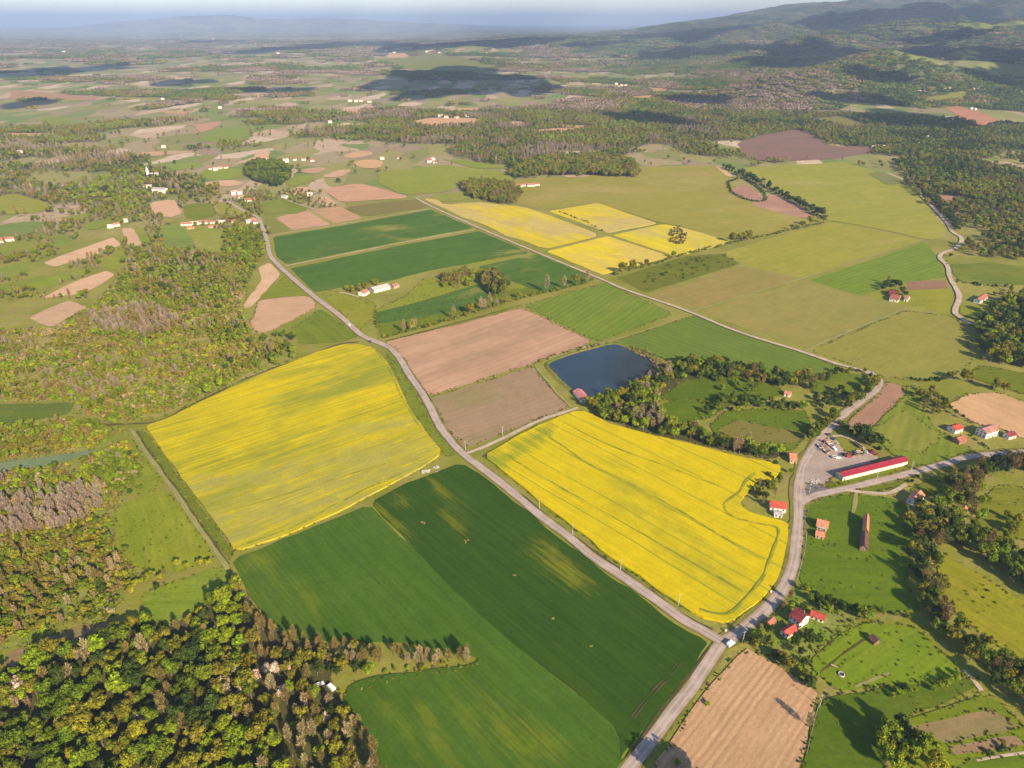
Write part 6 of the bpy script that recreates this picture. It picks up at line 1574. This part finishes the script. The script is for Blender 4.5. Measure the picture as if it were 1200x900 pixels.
for k in KINDS:
    ix = np.nonzero(X['kind'] == k)[0]
    if not len(ix): continue
    size = X['s'][ix] / fd[ix] * shown[ix]
    order = ix[np.argsort(-size)]
    solo = [i for i in order[:LIMIT[k]] if shown[i]]
    rest = np.setdiff1d(ix, solo)
    nm, cat, noun = KNAME[k]
    for i in solo:
        v = random.randrange(NVAR); tint = TINT[X['tint'][i]]
        loc = (float(X['x'][i]), float(X['y'][i]), float(Z[i]))
        word = WORD[X['tint'][i]]; pl = str(X['place'][i])
        root = thing(nm, f'{word} {noun} {pl}', cat, loc, random.uniform(0, 6.28), f'{word} {PLURAL[k]} {pl}')
        s = float(X['s'][i]); root.scale = (s, s, float(X['h'][i]))
        jt = [random.uniform(.84, 1.18)] * 3; jt = [a * random.uniform(.93, 1.07) for a in jt]
        for part, me in (('crown', MESH[k, v]), ('trunk', WMESH[k, v])):
            o = bpy.data.objects.new(part, me); COL.objects.link(o); o.parent = root
            if part == 'crown': o.color = (tint[0] * jt[0], tint[1] * jt[1], tint[2] * jt[2], 1)
    if len(rest):
        n = len(rest); tint = np.array([TINT[t] for t in X['tint'][rest]]) * rng.uniform(.82, 1.2, (n, 1)) * rng.uniform(.94, 1.06, (n, 3))
        mass(MASSN[k][0], k, np.column_stack([X['x'][rest], X['y'][rest], Z[rest]]), rng.uniform(0, 6.28, n),
             np.column_stack([X['s'][rest], X['s'][rest], X['h'][rest]]), rng.integers(0, NVAR, n), tint, MASSN[k][1], 'woodland')
    print('trees', k, len(solo), len(rest))
print('stands', n1, n2)
# ------------------------------------------------------------------ clouds over the country (their shadows fall on it) and the air
M['cloud'] = simple('cloud_white', (.85, .85, .85), 1, .02)
def cloud(px, py, hw, y_top, y_bot, alt=1150, seed=0):
    c = np.array(G(px, py)); a = np.array(G(px, y_top)); b = np.array(G(px, y_bot)); l = np.array(G(px - hw, py)); r = np.array(G(px + hw, py))
    rx = np.linalg.norm(r - l) / 2; ry = np.linalg.norm(a - b) / 2
    sun = np.array(SUN); k = (alt - float(height(*c))) / sun[2]
    mid = (a + b) / 2
    o = np.array([mid[0] + sun[0] * k, mid[1] + sun[1] * k, alt])
    rr = np.random.default_rng(seed + 50)
    bm = bmesh.new()
    for i in range(11):
        q = rr.uniform(-.62, .62, 2)
        s = rr.uniform(.28, .5)
        m = Matrix.Translation((q[0] * rx, q[1] * ry, rr.uniform(-10, 25))) @ Matrix.Diagonal((s * rx, s * ry, 38 + 40 * s, 1))
        bmesh.ops.create_icosphere(bm, subdivisions=3, radius=1, matrix=m)
    V = np.array([v.co[:] for v in bm.verts])
    f = fbm(V[:, 0] / (rx * .22) + seed, V[:, 1] / (ry * .22) + V[:, 2] / 60, 13 + seed, 4) - .5
    for v, k2 in zip(bm.verts, f): v.co.x *= 1 + k2 * 1.1; v.co.y *= 1 + k2 * 1.1; v.co.z += k2 * 50
    me = bpy.data.meshes.new('cloud'); bm.to_mesh(me); bm.free()
    me.materials.append(M['cloud'])
    ob = bpy.data.objects.new('cloud', me); COL.objects.link(ob); ob.location = o
    tag(ob, kind='structure')
for i, (px, py, hw, yt, yb) in enumerate([(510,94,78,76,116),(600,97,58,86,116),(550,96,70,80,114),(45,88,58,77,98),(217,98,34,94,101),(325,107,48,103,111),(30,121,26,118,126),(965,57,50,50,70),(1110,72,88,60,92),(1165,13,48,6,24),
                                      (1060,140,60,133,153),(335,59,45,57,64),(760,140,40,135,148),(820,118,34,113,123),(880,34,44,29,39),(420,52,70,49,57),(640,48,60,45,53),(700,52,40,50,55),(250,50,40,48,52),(1010,118,40,114,122),(1030,88,46,83,95),(905,74,44,68,80),(1175,92,44,85,101),(820,62,50,58,67),(1090,48,60,42,54)]):
    cloud(px, py, hw, yt, yb, seed=i)

mb = MB(); mb.box((0, 30000, 349), (124000, 70000, 702))
hz = mb.build('haze', None or simple('unused_haze_surface', (.8, .8, .8)))
hm = bpy.data.materials.new('haze'); hm.use_nodes = True
hm.node_tree.nodes.clear()
ho = hm.node_tree.nodes.new('ShaderNodeOutputMaterial'); hv = hm.node_tree.nodes.new('ShaderNodeVolumePrincipled')
hv.inputs['Color'].default_value = (.50, .66, 1.0, 1)
hv.inputs['Density'].default_value = 6.0e-5
hv.inputs['Anisotropy'].default_value = 0.0
hm.node_tree.links.new(hv.outputs[0], ho.inputs['Volume'])
hz.data.materials.clear(); hz.data.materials.append(hm)
tag(hz, kind='stuff')
